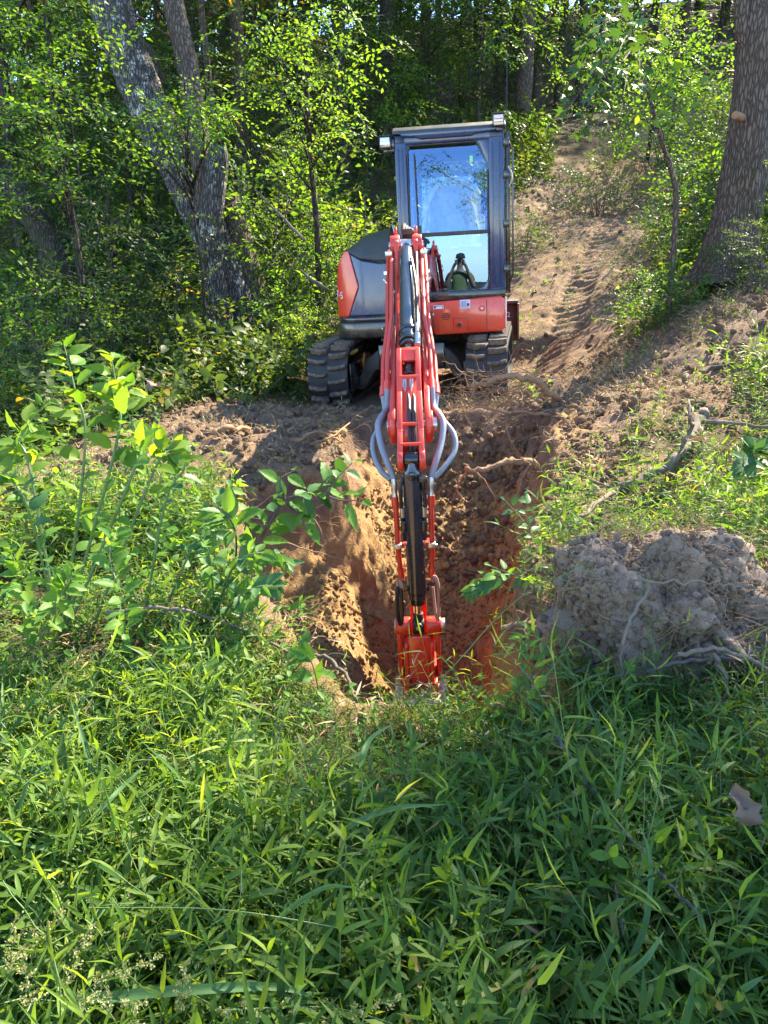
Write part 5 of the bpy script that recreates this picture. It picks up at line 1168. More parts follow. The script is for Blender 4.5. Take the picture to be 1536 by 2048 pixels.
for i in range(46):
    for _ in range(50):
        y = rr.uniform(10.5, 24); x = rr.uniform(-.6 * y, .65 * y)
        if pathd(x, y)[0] > 2.5 and math.hypot(x - MX, y - MY) > 3.2 and not (1 < x < 5 and y < 13): break
    px_ = 768 + 1540 * x / (y * math.cos(R(PITCH)) - (float(base(x, y)) - H) * math.sin(R(PITCH)))
    q_ = rr.choice([0, 0, 1, 2, 4]); o = bush(x, y, q_, rr.uniform(.8, 1.7), 'leafy bush of the undergrowth beyond the edge of the picture', 'bushes in the undergrowth of the woods', rr.uniform(.8, 1.5))
    BUSHES.append((o, px_, y, ['leafy bush', 'fresh green bush', 'dark bush', '', 'loose large leaved bush'][q_]))
name_rows(BUSHES, 'bushes in the undergrowth of the woods')
# far woods reading as one mass
r = np.random.RandomState(77); fb = FB(); n = 3800; y = r.uniform(40, 66, n); x = r.uniform(-1, 1, n) * (.75 * y); z = base(x, y) + r.rand(n) ** .8 * 15
for k in range(4):
    m_ = (np.arange(n) % 4) == k; fb.add_at(SP_L[k], rotm(r.rand(m_.sum()) * 6.28, r.normal(size=m_.sum()) * .5, r.normal(size=m_.sum()) * .5), r.uniform(2.0, 3.6, m_.sum()), np.stack([x, y, z], -1)[m_])
o = mobj('distant_woods', fb.mesh('distant_woods', [M['leaf_dark'], M['bark_dark']])); tag(o, 'dense mass of far trees closing off the hillside', None, None, 'stuff')

# ------------------------------------------------------------------ the pale forked tree on the left
D0 = 10.4
bx, by = at(500, 715, D0); FT = empty('forked_tree', (bx, by, hz(bx, by))); o0 = FT.location
tag(FT, 'old forked tree with pale diamond patterned bark leaning up to the left', 'tree')
def W_(px, py, D): return U(px, py, D) - o0
main = [W_(508, 760, 10.4), W_(500, 700, 10.4), W_(470, 600, 10.4), W_(425, 480, 10.45), W_(375, 370, 10.5), W_(325, 270, 10.5), W_(275, 160, 10.6), W_(238, 60, 10.7), W_(205, -40, 10.8), W_(170, -160, 11)]
mobj('trunk', trunk_mesh('trunk', main, [.29, .24, .205, .20, .21, .22, .225, .225, .215, .19], M['bark_grey'], 72, .030, (), .03, 3, 26, .35), FT)
mobj('stem', trunk_mesh('stem', [W_(475, 745, 10.05), W_(462, 700, 10.05), W_(435, 610, 10.05), W_(424, 520, 10.05), W_(424, 420, 10.0), W_(436, 320, 10.0), W_(436, 290, 10.0)], [.16, .15, .14, .135, .13, .11, .08], M['bark_grey'], 40, .016, (), .03, 4, 16, .3), FT)
mobj('stem', trunk_mesh('stem', [W_(425, 420, 10.3), W_(405, 330, 10.3), W_(392, 240, 10.4), W_(376, 140, 10.5), W_(352, 30, 10.6), W_(335, -80, 10.8)], [.15, .14, .12, .12, .11, .10], M['bark_brown'], 36, .014, (), .03, 5, 14), FT)
mobj('stem', trunk_mesh('stem', [W_(560, 745, 10.6), W_(535, 690, 10.6), W_(500, 580, 10.6), W_(470, 470, 10.65), W_(452, 400, 10.7)], [.24, .21, .20, .18, .14], M['bark_brown'], 44, .02, (), .03, 6, 16, .4), FT)
mobj('branch', trunk_mesh('branch', [W_(330, 165, 10.4), W_(318, 140, 10.35), W_(300, 100, 10.3), W_(262, 60, 10.3), W_(250, 10, 10.35)], [.03, .035, .03, .028, .02], M['bark_dark'], 12, .004, (), .03, 7, 8), FT)
def spraycloud(name, pts, rad, n, sp, mat, seed, parent=None, flat=.45, sc=(.6, 1.1), stem='twig'):
    """leaf sprays around a list of world points"""
    r = np.random.RandomState(seed); P = np.array([tuple(p) for p in pts]); i = r.randint(0, len(P), n); C_ = P[i] + r.normal(size=(n, 3)) * np.array([rad, rad, rad * flat]); fb = FB(); w = r.randint(0, len(sp), n)
    Rm = rotm(r.rand(n) * 6.28, -.15 + r.normal(size=n) * .35, r.normal(size=n) * .35); s = r.uniform(sc[0], sc[1], n)
    for k in range(len(sp)):
        m_ = w == k
        if m_.any(): fb.add_at(sp[k], Rm[m_], s[m_], C_[m_])
    return mobj(name, fb.mesh(name, [M[mat], M[stem]]), parent)
c_ = [U(230, -160, 11) - o0 + Vector((math.cos(a) * q, math.sin(a) * q, math.sin(a * 3) * .8 + 1.5)) for a in range(7) for q in (.8, 2.0, 3.0)]
spraycloud('crown', c_, .5, 420, SP_M, 'leaf_wood', 801, FT, .5, (.9, 1.4))
spraycloud('ivy', [W_(520, 690, 10.3), W_(530, 620, 10.3), W_(505, 560, 10.4), W_(490, 500, 10.4), W_(550, 700, 10.3), W_(460, 470, 10.3)], .13, 90, SP_S, 'leaf_weed', 802, FT, 1.4, (.3, .55))
# leaning dead snag, left
sx_, sy_ = at(95, 500, 12); SN = empty('leaning_snag', (sx_, sy_, hz(sx_, sy_))); tag(SN, 'dark leaning dead trunk in the shaded hollow at the left edge', 'tree'); o1 = SN.location
mobj('trunk', trunk_mesh('trunk', [U(120, 560, 12) - o1, U(95, 480, 12) - o1, U(40, 400, 12) - o1, U(-20, 330, 12) - o1, U(-90, 260, 12) - o1], [.19, .17, .15, .13, .1], M['bark_dark'], 20, .02, (), .03, 9, 8, .3), SN)
# ------------------------------------------------------------------ big trunk on the right
bx, by = at(1465, 520, 9.4); BT = empty('big_trunk_tree', (bx, by, hz(bx, by))); o2 = BT.location
tag(BT, 'thick brown trunk with a side fork at the right edge, ivy at its foot', 'tree')
def W2_(px, py, D): return U(px, py, D) - o2
mobj('trunk', trunk_mesh('trunk', [W2_(1458, 560, 9.4), W2_(1462, 500, 9.4), W2_(1480, 400, 9.4), W2_(1498, 290, 9.4), W2_(1512, 180, 9.4), W2_(1522, 60, 9.4), W2_(1528, -60, 9.5), W2_(1535, -200, 9.6)], [.30, .27, .24, .225, .22, .215, .2, .19], M['bark_brown'], 64, .016, (), .03, 13, 26, .5), BT)
mobj('stem', trunk_mesh('stem', [W2_(1506, 130, 9.35), W2_(1490, 70, 9.35), W2_(1484, 0, 9.35), W2_(1478, -90, 9.4)], [.08, .085, .075, .07], M['bark_brown'], 28, .008, (), .03, 14, 10), BT)
m = MB(); m.tube([W2_(1485, 236, 9.25), W2_(1470, 230, 9.08)], [.045, .04], 14); m.build('branch_stub', M['root'], BT, bevel=.004)
spraycloud('crown', [Vector((2.35 + math.cos(a) * q, -1.5 + math.sin(a) * q * .8, 6.6 + (a % 3) * .5)) for a in range(7) for q in (.3, .6, .95)], .3, 300, SP_M, 'leaf_wood', 803, BT, .6, (.9, 1.4))  # unseen crown, set off to one side to shade the right foreground
spraycloud('ivy', [W2_(1440, 520, 9.05), W2_(1500, 520, 9.05), W2_(1520, 470, 9.1), W2_(1530, 400, 9.1), W2_(1525, 330, 9.1)], .12, 90, SP_S, 'leaf_dark', 804, BT, .8, (.3, .6))
# overhanging foliage masses, left and top
for nm, pts, rad, n, sp, mt, seed, lab in (
    ('leafy_tree', [(-30, 90, 8.0), (60, 140, 8.2), (130, 210, 8.0), (40, 290, 7.9), (150, 330, 8.2), (-20, 360, 8), (100, 60, 8.4), (70, 220, 7.8), (160, 30, 8.6), (10, 20, 8)], .26, 240, SP_S, 'leaf_weed', 811, 'leafy green tree filling the upper left corner'),
    ('leafy_tree', [(290, 220, 8.6), (350, 240, 8.6), (400, 215, 8.7), (250, 250, 8.5), (330, 275, 8.5), (450, 230, 8.8), (380, 190, 8.8)], .16, 90, SP_S, 'leaf_weed', 812, 'blue green leafy bough crossing in front of the pale trunk'),
    ('leafy_tree', [(500, 60, 9.5), (560, 180, 9.8), (640, 110, 10), (700, 60, 10), (680, 200, 10.5), (600, 30, 9.6), (560, 260, 10.3), (640, 270, 11)], .32, 190, SP_S, 'leaf_weed', 813, 'sunlit leafy tree between the forked trunk and the cab'),
    ('leafy_tree', [(820, 30, 18), (900, 60, 18.5), (860, 130, 19), (960, 20, 18.5), (780, 110, 19)], .6, 200, SP_M, 'leaf_wood', 814, 'leafy tree hanging over the middle top edge above the cab'),
    ('leafy_tree', [(60, 560, 8.6), (140, 500, 9), (220, 420, 9), (250, 560, 9.2), (330, 480, 9.6), (310, 620, 9.2), (60, 640, 8), (200, 640, 8.6)], .3, 230, SP_S, 'leaf_dark', 815, 'shaded leafy shrub tree below the upper left tree'),
    ('leafy_tree', [(1380, 60, 19), (1300, 130, 19), (1250, 40, 20), (1420, 180, 17), (1350, 250, 19), (1400, 290, 17), (1200, 130, 21)], .8, 380, SP_M, 'leaf_weed', 816, 'broad green tree on the slope left of the big right trunk')):
    P0 = [U(*p) for p in pts]; c0 = sum(P0, Vector()) / len(P0); g0 = hz(c0.x, c0.y + .5); t = empty(nm, (c0.x, c0.y + .5, g0)); tag(t, lab, 'tree')
    o_ = t.location; Pl = [p - o_ for p in P0]; spraycloud('crown', Pl, rad, n, sp, mt, seed, t, .8, (.7, 1.15))
    topz = max(p.z for p in Pl) + .2; mobj('trunk', trunk_mesh('trunk', [(0, 0, -.2), (.05, 0, topz * .35), (-.04, .05, topz * .7), (0, 0, topz)], [k_ * (.45 if seed == 812 else 1) for k_ in (.05, .04, .03, .012)], M['bark_dark'], 8, 0, [((0, 0, max(.2, p.z * .75)), tuple(p)) for p in Pl], .018, seed, 5), t)
# young tree with lobed leaves over the dirt track: every leaf on its own
bx, by = at(1352, 490, 8.6); YT = empty('young_tree', (bx, by, hz(bx, by))); tag(YT, 'young tree with a thin trunk and large lobed leaves beside the dirt track', 'tree'); o3 = YT.location
def W3(px, py, D): return U(px, py, D) - o3
mobj('trunk', trunk_mesh('trunk', [(0, 0, -.1), W3(1352, 420, 8.6), W3(1342, 340, 8.6), W3(1325, 290, 8.5), W3(1300, 200, 8.3), W3(1270, 90, 8.1), W3(1250, -10, 8)], [.035, .032, .028, .022, .018, .014, .008], M['bark_brown'], 10, 0, (), .02, 20, 6), YT)
ends = [(1180, 60, 6.2), (1230, 120, 6.3), (1150, 150, 6.2), (1280, 170, 6.6), (1120, 240, 6.3), (1170, 220, 6.3), (1210, 40, 6.5), (1330, 190, 7.9), (1370, 240, 8), (1240, 230, 6.6), (1300, 260, 7.8), (1150, 100, 6.1), (1340, 130, 8), (1185, 280, 6.5), (1390, 180, 8.2)]
LB = []
for q in range(3): V_, F_ = shape_lobed(); V_ = V_ + np.array([0, 0, 1]) * (.05 * np.sin(V_[:, :1] * 5 + q)); LB.append(mesh_np('leaf', V_, F_, [M['leaf_maple']], False))
OV = [mesh_np('leaf', *shape_oval(.27, .07, .1 + .1 * q), [M['leaf_bright' if q else 'leaf_weed']], True) for q in range(3)]
src_ = [W3(1325, 290, 8.5), W3(1300, 200, 8.3), W3(1270, 90, 8.1)]
for k, e in enumerate(ends):
    b_ = W3(*e); a_ = min(src_, key=lambda s: (s - b_).length); mid = (a_ + b_) / 2 + Vector((0, 0, .12)); P_ = spline([a_, mid, b_], 4)
    m = MB(); m.tube(P_, [.012 * (1 - .8 * i / (len(P_) - 1)) for i in range(len(P_))], 5); m.build('branch', M['bark_brown'], YT)
    for j in range(13):
        t = rr.uniform(.35, 1.0); p = P_[int(t * (len(P_) - 1))] + Vector([rr.gauss(0, .13) for _ in range(3)])
        o = bpy.data.objects.new('leaf', rr.choice(LB) if e[0] < 1290 else rr.choice(OV)); link(o); o.parent = YT; o.location = p; o.rotation_euler = (rr.uniform(-1.0, .35), rr.gauss(0, .45), rr.uniform(0, 6.28)); s = rr.uniform(.085, .15) if e[0] < 1290 else rr.uniform(.08, .13); o.scale = (s, s, s)
# ------------------------------------------------------------------ near things
def G(px, py, lift=0.0, Dmin=.8, Dmax=26):
    """where the line of sight through a photo pixel meets the ground"""
    D = np.linspace(Dmin, Dmax, 1400); a = math.atan((1024 - py) / 1540) - R(PITCH); z = H + D * math.tan(a); zc = D * math.cos(R(PITCH)) - (z - H) * math.sin(R(PITCH)); x = (px - 768) / 1540 * zc
    h = height(x, D); k = np.argmax(z < h); return Vector((x[k], D[k], h[k] + lift))
def wob(P, r_, a, sub=5):
    Q = spline(P, sub); return [q + Vector([r_.gauss(0, a) for _ in range(3)]) if 0 < i < len(Q) - 1 else q for i, q in enumerate(Q)]
rn = random.Random(99)
def root(label, P, r0, mat='root', r1=.25, name='root', group=None, side=3, cat='root', sub=6):
    Q = wob(P, rn, r0 * .35, sub); k = len(Q); o0 = Q[0].copy(); m = MB(); m.tube([q - o0 for q in Q], [r0 * (1 - (1 - r1) * i / (k - 1)) * rn.uniform(.85, 1.15) for i in range(k)], 9)
    for s in range(side):
        i = rn.randint(2, k - 2); d = Vector([rn.gauss(0, 1) for _ in range(3)]).normalized(); ln = r0 * rn.uniform(5, 12); p = Q[i] - o0
        m.tube(wob([p, p + d * ln * .5, p + d * ln + Vector((0, 0, -ln * .3))], rn, r0 * .1, 3), [r0 * .35, r0 * .3, r0 * .25, r0 * .2, r0 * .15, r0 * .12, r0 * .06][:7], 5)
    m_ = m; me = bpy.data.meshes.new(name); me.from_pydata(m_.v, [], m_.f); me.polygons.foreach_set('use_smooth', np.ones(len(me.polygons), bool)); me.materials.append(M[mat]); o = mobj(name, me); o.location = o0
    return tag(o, label, cat, group)
V3 = Vector
# thick roots sticking out of the bank right of the machine
g = G(1130, 790, 0)
root('thick peeled root arching over the front of the right rubber track', [U(1120, 800, 6.3), U(1075, 765, 6.2), U(1040, 752, 6.15), U(995, 756, 6.1), U(968, 768, 6.05), U(945, 772, 6.0)], .028, r1=.6)
root('straight pale root stub poking left from the bank under the arching root', [U(1130, 838, 6.2), U(1060, 826, 6.1), U(1000, 822, 6.0), U(945, 812, 5.95)], .018, r1=.5)
root('dark root lying along the rim below the arching root', [U(1140, 815, 6.2), U(1090, 822, 6.15), U(1040, 836, 6.1), U(985, 850, 6.0)], .013, 'root_grey')
root('thin red brown root hanging from the right rim', [U(1060, 820, 6.1), U(1000, 848, 6.0), U(960, 872, 5.95)], .009)
root('forked thin root dangling beneath the right rim', [U(1010, 830, 6.1), U(1020, 880, 6.0), U(1050, 920, 5.9)], .008)
root('broken curved root jutting from the right wall of the hole', [U(1075, 930, 4.75), U(1045, 922, 4.7), U(1010, 926, 4.65), U(965, 940, 4.6), U(930, 938, 4.6)], .022, r1=.7)
root('short root fork beside the broken curved root', [U(1060, 930, 4.7), U(1050, 945, 4.68), U(1040, 975, 4.6)], .010)
root('thin hooked root in the middle of the right wall', [U(912, 980, 5.2), U(925, 998, 5.15), U(938, 1004, 5.1), U(945, 996, 5.1)], .008, side=0)
root('pale cut root sticking out of the right wall beside the soil mound', [U(1110, 1240, 2.95), U(1080, 1243, 2.9), U(1045, 1248, 2.85), U(1002, 1257, 2.85)], .014, 'root', r1=.9)
root('red root running down the right wall near the soil mound', [U(1150, 1270, 2.6), U(1125, 1300, 2.6), U(1080, 1335, 2.6), U(1040, 1360, 2.6)], .006, 'root', group=None)
root('long thin root crossing the left wall of the hole', [U(545, 1075, 3.7), U(600, 1095, 3.75), U(660, 1112, 3.8), U(730, 1138, 3.9)], .0055, side=1)
root('thin twisted root on the soil in front of the left rubber track', [G(620, 900, .03), G(670, 885, .05), G(720, 850, .08), G(745, 835, .10)], .010)
root('flat piece of torn wood on the left spoil heap', [G(430, 880, .05), G(460, 878, .07), G(500, 872, .05)], .025, 'root', r1=.5, side=1)
root('pale bent root lying in front of the left rim', [G(590, 900, .06), G(640, 890, .09), G(700, 905, .05)], .016)
root('pair of thin roots hanging inside the left rim near the broad leaves', [U(610, 1010, 3.9), U(640, 1060, 3.9), U(655, 1110, 3.85)], .007)
# grey limb on the right
FBr = empty('fallen_branch', tuple(G(1400, 900, .0))); tag(FBr, 'grey crooked fallen branch lying in the grass on the right above the soil mound', 'branch'); oo = FBr.location
def brm(nm, P, r0, mat='root_grey', par=None, oo_=None, r1=.5, n=9):
    Q = wob([p - oo_ for p in P], rn, r0 * .3, 6); k = len(Q); m = MB(); m.tube(Q, [r0 * (1 - (1 - r1) * i / (k - 1)) * rn.uniform(.88, 1.12) for i in range(k)], n); me = bpy.data.meshes.new(nm); me.from_pydata(m.v, [], m.f); me.polygons.foreach_set('use_smooth', np.ones(len(me.polygons), bool)); me.materials.append(M[mat]); return mobj(nm, me, par)
brm('stem', [G(1400, 880, .19), G(1385, 900, .18), G(1365, 945, .17), G(1335, 975, .15), G(1290, 1000, .13), G(1230, 1020, .12)], .034, par=FBr, oo_=oo, r1=.6)
brm('twig', [G(1230, 1020, .12), G(1190, 1050, .12), G(1150, 1085, .11), G(1130, 1100, .08)], .015, par=FBr, oo_=oo)
brm('twig', [G(1230, 1020, .12), G(1180, 1005, .13), G(1130, 985, .12), G(1060, 975, .1)], .010, par=FBr, oo_=oo)
brm('twig', [G(1390, 895, .18), G(1430, 905, .19), G(1500, 915, .2), G(1560, 925, .2)], .015, par=FBr, oo_=oo)
brm('twig', [G(1385, 880, .1), U(1380, 840, 4.3), U(1378, 800, 4.4)], .013, par=FBr, oo_=oo)
for lab, P, r0 in (('dark mossy stick slanting through the grass at the lower right', [G(1090, 1590, .22), G(1140, 1690, .25), G(1195, 1790, .26), G(1240, 1870, .28), G(1300, 1960, .29), G(1360, 2060, .3)], .0065),
    ('short dark twig under the mossy stick near the bottom edge', [G(1205, 1900, .22), G(1215, 1980, .24), G(1225, 2060, .25)], .004),
    ('dark twig lying across the grass below the soil mound', [G(1280, 1448, .2), G(1340, 1442, .22), G(1430, 1434, .22), G(1545, 1442, .2)], .008),
    ('grey stick half buried in the grass left of the hole', [G(225, 1335, .22), G(330, 1325, .22), G(440, 1340, .2), G(600, 1385, .14)], .009),
    ('pale broken stick among the grass near the left rim', [G(600, 1358, .08), G(650, 1370, .1), G(690, 1400, .1), G(715, 1450, .08)], .010),
    ('small bleached twig on the sunlit grass at the lower left', [G(300, 1680, .24), G(335, 1675, .27), G(380, 1692, .25)], .006),
    ('thin stick leaning against the soil mound foot', [G(1110, 1420, .08), G(1150, 1400, .1), G(1200, 1370, .1)], .007),
    ('straight pale stick standing in the slope right of the dirt track', [U(1205, 560, 8.4), U(1232, 528, 8.5)], .012),
    ('long dead branch lying on the bank at the right edge', [G(1400, 760, .05), G(1460, 745, .07), G(1540, 735, .06)], .016),
    ('fallen pale pole behind the round engine hood', [U(610, 480, 9.8), U(560, 430, 10), U(510, 380, 10.2)], .02),
    ('short leaning dead pole left of the engine hood', [U(655, 580, 9.4), U(600, 540, 9.6)], .022)):
    root(lab, P, r0, 'root_grey' if 'pale' in lab or 'grey' in lab or 'bleached' in lab else 'twig', name='stick', side=2, r1=.5, cat='stick')
# --- mound of grey soil and roots
def moundmat():
    m, t, o = newmat('crumbly_grey_soil'); p = N(t, 'ShaderNodeBsdfPrincipled', Roughness=.95); p.inputs['Specular IOR Level'].default_value = .1
    tc = N(t, 'ShaderNodeTexCoord'); v = tc.outputs['Object']; n1 = noise(t, v, 5, 5, .7); n2 = noise(t, v, 38, 6, .75); n3 = noise(t, v, 130, 4, .7)
    c = mixc(t, n2, (.13, .095, .07), (.36, .275, .205)); c = mixc(t, ramp(t, n1, [(.42, (0, 0, 0)), (.6, (1, 1, 1))]), c, mixc(t, n3, (.19, .145, .11), (.42, .34, .26)))
    L(t, c, p.inputs['Base Color']); b = N(t, 'ShaderNodeBump', Strength=1, Distance=.012); L(t, math_(t, 'ADD', n2, math_(t, 'MULTIPLY', n3, .6)), b.inputs['Height']); L(t, b.outputs[0], p.inputs['Normal']); L(t, p.outputs[0], o.inputs[0]); return m
M['mound_soil'] = moundmat()
mc = V3((1.08, 2.66, 0)); RB = empty('root_mound', (mc.x, mc.y, hz(mc.x, mc.y) + .0)); tag(RB, 'heap of pale grey soil tangled with roots at the right rim of the hole', 'soil heap')
bm = bmesh.new(); bmesh.ops.create_icosphere(bm, subdivisions=6, radius=1); Vv = np.array([v.co for v in bm.verts]); Ff = np.array([[v.index for v in f.verts] for f in bm.faces]); bm.free()
d = 1 + .95 * fbm3(Vv[:, 0] * 1.5 + 10, Vv[:, 1] * 1.4 + 10, Vv[:, 2] * 1.4 + 10, 1, 3) + .16 * fbm3(Vv[:, 0] * 3 + 10, Vv[:, 1] * 3 + 10, Vv[:, 2] * 3 + 10, 2, 4, .6) - .07 * np.maximum(0, .22 - np.abs(fbm3(Vv[:, 0] * 5 + 10, Vv[:, 1] * 5 + 10, Vv[:, 2] * 5 + 10, 7, 2))) / .22 + .05 * fbm3(Vv[:, 0] * 14 + 20, Vv[:, 1] * 14 + 20, Vv[:, 2] * 14 + 20, 3, 3) + .045 * np.abs(fbm3(Vv[:, 0] * 30 + 20, Vv[:, 1] * 30 + 20, Vv[:, 2] * 30 + 20, 3, 2))
mv = Vv * d[:, None]; mv = mv * np.array([.345, .28, .33]); mv[:, 0] += .10 * np.maximum(0, -mv[:, 2] + .1); mv[:, 2] += .10
mv[:, 2] -= .17 * sstep(.0, .35, mv[:, 0]) * sstep(-.1, .25, mv[:, 2]); mv[:, 0] = np.where(mv[:, 0] > 0, mv[:, 0] * 1.22, mv[:, 0] * .92); mv[:, 2] -= .05 * sstep(.1, .35, np.abs(mv[:, 1]))
mobj('soil', mesh_np('soil', mv, Ff, [M['mound_soil']]), RB)
CLG = [mesh_np('clod', *clod(k + 20), [M['clod_grey']], False) for k in range(4)]
mr = np.random.RandomState(5); nz = nrmz(mv / np.array([.38, .30, .33]) ** 2)
okv = np.where((mv[:, 2] > -.12) & (Vv[:, 1] < .6))[0]; sel = mr.choice(okv, 9000); sz_ = .002 + .020 * mr.rand(len(sel)) ** 5.5
keepv = fbm3(mv[sel, 0] * 9 + 20, mv[sel, 1] * 9 + 20, mv[sel, 2] * 9 + 20, 9, 3) + mr.rand(len(sel)) * .5 > .08; sel = sel[keepv]; sz_ = sz_[keepv]
oc = scatter('crumbs', mv[sel] + nz[sel] * (sz_ * .25)[:, None], mr.rand(len(sel), 3) * 6.28, sz_, mr.randint(0, 4, len(sel)), CLG, 'loose crumbs of grey soil', RB)
for i in mr.choice(okv, 70):
    o = bpy.data.objects.new('clod', CLG[i % 4]); link(o); o.parent = RB; s = .010 + .022 * mr.rand() ** 2.5; o.location = tuple(mv[i] * .985); o.rotation_euler = tuple(mr.rand(3) * 6.28); o.scale = (s * 1.2, s, s * .8)
for k in range(110):
    i = mr.randint(len(mv)); 
    if mv[i, 2] < 0: continue
    p = V3(mv[i]); outw = V3(mv[i]).normalized(); t1 = outw.cross(V3((mr.normal(), mr.normal(), mr.normal()))).normalized(); l = mr.uniform(.08, .30)
    P = [p - outw * .02, p + outw * .012 + t1 * l * .3, p + outw * .02 + t1 * l * .65 + V3((0, 0, -.02)), p + outw * .0 + t1 * l + V3((0, 0, -l * .5))]
    m = MB(); rr_ = mr.uniform(.0008, .0035); m.tube(wob(P, rn, .004, 4), [rr_ * (1 - .7 * q / 12) for q in range(13)], 5); m.build('root', M['root_grey' if k % 2 else 'root'], RB)
for P, r0 in (([(-.12, -.36, .16), (-.02, -.38, .19), (.10, -.36, .15), (.25, -.33, .06), (.42, -.30, .0), (.60, -.32, -.02)], .0085), ([(-.01, -.37, .17), (.03, -.40, .08), (.02, -.41, 0), (-.02, -.40, -.08)], .007), ([(-.2, -.25, .34), (-.28, -.33, .25), (-.30, -.36, .12), (-.28, -.38, .0)], .006),
              ([(.45, -.3, .03), (.36, -.36, .02), (.30, -.38, -.02), (.18, -.42, -.10), (.12, -.42, -.2)], .006), ([(-.25, -.22, .36), (-.1, -.28, .38), (.05, -.25, .36), (.16, -.2, .33)], .0045), ([(.6, -.1, .02), (.5, -.2, .1), (.38, -.26, .08)], .007)):
    m = MB(); r0 = r0 * .95; m.tube(wob([V3((p[0], p[1] - .045, p[2] + .03)) for p in P], rn, .005, 5), [r0 * (1 - .5 * q / (len(P) * 5)) for q in range((len(P) - 1) * 5 + 1)], 7); m.build('root', M['root_grey'], RB)
# fine roots fringing the rim
r = np.random.RandomState(31); fb = FB(); n_ = len(RIM)
for k in range(520):
    i = r.randint(n_); t = r.rand(); p = RIM[i] * (1 - t) + RIM[(i + 1) % n_] * t; c = np.array([.3, 4.6]); dirn = (c - p) / np.linalg.norm(c - p)
    if p[1] < 2.6 and r.rand() < .8: continue
    q = p + dirn * r.uniform(-.15, .15); z = float(height(np.array([q[0]]), np.array([q[1]]))[0]) + .01; A = np.array([q[0], q[1], z]); v = np.array([dirn[0] + r.normal() * .9, dirn[1] + r.normal() * .9, .3 + r.normal() * .3]); v /= np.linalg.norm(v); st = r.uniform(.02, .06); w_ = r.uniform(.0008, .0028)
    for s in range(6):
        B = A + v * st; fb.twigs(A, B, w_, w_ * .85); w_ *= .85; A = B; v = v + r.normal(size=3) * .35 + np.array([0, 0, -.22]); v /= np.linalg.norm(v)
for k in range(260):                                   # torn roots on the bank in front of the right track
    c_ = U(r.uniform(930, 1110), r.uniform(745, 850), 6.15); A = np.array([c_.x, c_.y + r.uniform(-.05, .35), 0.]); A[2] = max(c_.z, float(height(A[:1], A[1:2])[0]) + .01); v = nrmz(np.array([-1 + r.normal() * .9, -.4 + r.normal() * .6, r.normal() * .5])); st = r.uniform(.03, .07); w_ = r.uniform(.0015, .005)
    for s in range(6): B = A + v * st; fb.twigs(A, B, w_, w_ * .8); w_ *= .8; A = B; v = nrmz(v + r.normal(size=3) * .35 + np.array([0, 0, -.12]))
topv = np.where((mv[:, 2] > .12) & (Vv[:, 1] < .7))[0]
for k in range(900):                                   # straw and rootlets on and behind the soil mound
    a_ = r.rand() * 6.28; q_ = r.rand() ** .6; x_, y_ = 1.2 + math.cos(a_) * q_ * .5, 3.0 + math.sin(a_) * q_ * .3; A = np.array([x_, y_, float(height(np.array([x_]), np.array([y_]))[0]) + .02]) if k % 3 == 0 else np.array(RB.location) + mv[topv[r.randint(len(topv))]]; v = nrmz(np.array([r.normal(), r.normal(), .35])); st = r.uniform(.015, .045); w_ = r.uniform(.0008, .002)
    for s in range(5): B = A + v * st; fb.twigs(A, B, w_, w_ * .9); A = B; v = nrmz(v + r.normal(size=3) * .3 + np.array([0, 0, -.1]))
V_, F_, _m = fb.arrays(); o = mobj('fine_roots', mesh_np('fine_roots', V_, F_, [M['root']])); tag(o, 'fringe of fine torn roots around the rim of the hole', None, None, 'stuff')
# --- broad leaved plants, leaf by leaf
VL = {}
for nm, mt in (('bright', 'leaf_bright'), ('weed', 'leaf_weed'), ('dark', 'leaf_maple')):
    VL[nm] = [mesh_np('leaf', *shape_veined(.27 + .03 * k, .08 + .09 * k), [M[mt]], False) for k in range(3)]
NL = [mesh_np('leaf', *shape_lance(.075, .03, .15 + .15 * k), [M['leaf_grass']]) for k in range(2)]
def plant(name, label, cat, stems, leafs, size, base_px=None, dens=1.0, group=None, r0=.006, smat='stem', facing=.5, seed=1):
    """stems: lists of world points; leaves set alternately along each stem"""
    q = random.Random(seed); o0 = stems[0][0].copy(); t = empty(name, tuple(o0)); tag(t, label, cat, group)
    for P in stems:
        S_ = spline([p - o0 for p in P], 7); ln = sum((S_[i + 1] - S_[i]).length for i in range(len(S_) - 1)); m = MB(); m.tube(S_, [r0 * (1 - .75 * i / (len(S_) - 1)) for i in range(len(S_))], 6); m.build('stem', M[smat], t)
        n = max(3, int(ln / (size[1] * .36) * dens)); sd = q.choice([0, 3.14])
        for i in range(n + 1):
            f = .15 + .85 * i / n; k = min(len(S_) - 2, int(f * (len(S_) - 1))); ax = (S_[k + 1] - S_[k]).normalized(); p = S_[k].lerp(S_[k + 1], f * (len(S_) - 1) - k)
            sd += 2.6 + q.gauss(0, .5); s = q.uniform(*size) * (1.0 if i < n else .8) * (.75 + .35 * math.sin(3.14 * f))
            u = ax.cross(V3((0, 0, 1))); u = u.normalized() if u.length > .1 else V3((1, 0, 0)); w_ = ax.cross(u)
            dr = (u * math.cos(sd) + w_ * math.sin(sd)); dr = (dr * .85 + ax * .55 + V3((0, -.15, -.15))).normalized(); nr = (V3((0, -facing, 1)) + V3([q.gauss(0, .35) for _ in range(3)])); nr = (nr - dr * nr.dot(dr)).normalized(); xx = dr.cross(nr)
            o = bpy.data.objects.new('leaf', q.choice(q.choice(leafs))); link(o); o.parent = t; pet = dr * s * .18; mt = Matrix((xx, dr, nr)).transposed().to_4x4(); o.matrix_local = Matrix.Translation(p + pet) @ mt @ Matrix.Scale(s, 4)
    return t
b0 = V3((-1.28, 2.75, hz(-1.28, 2.75)))
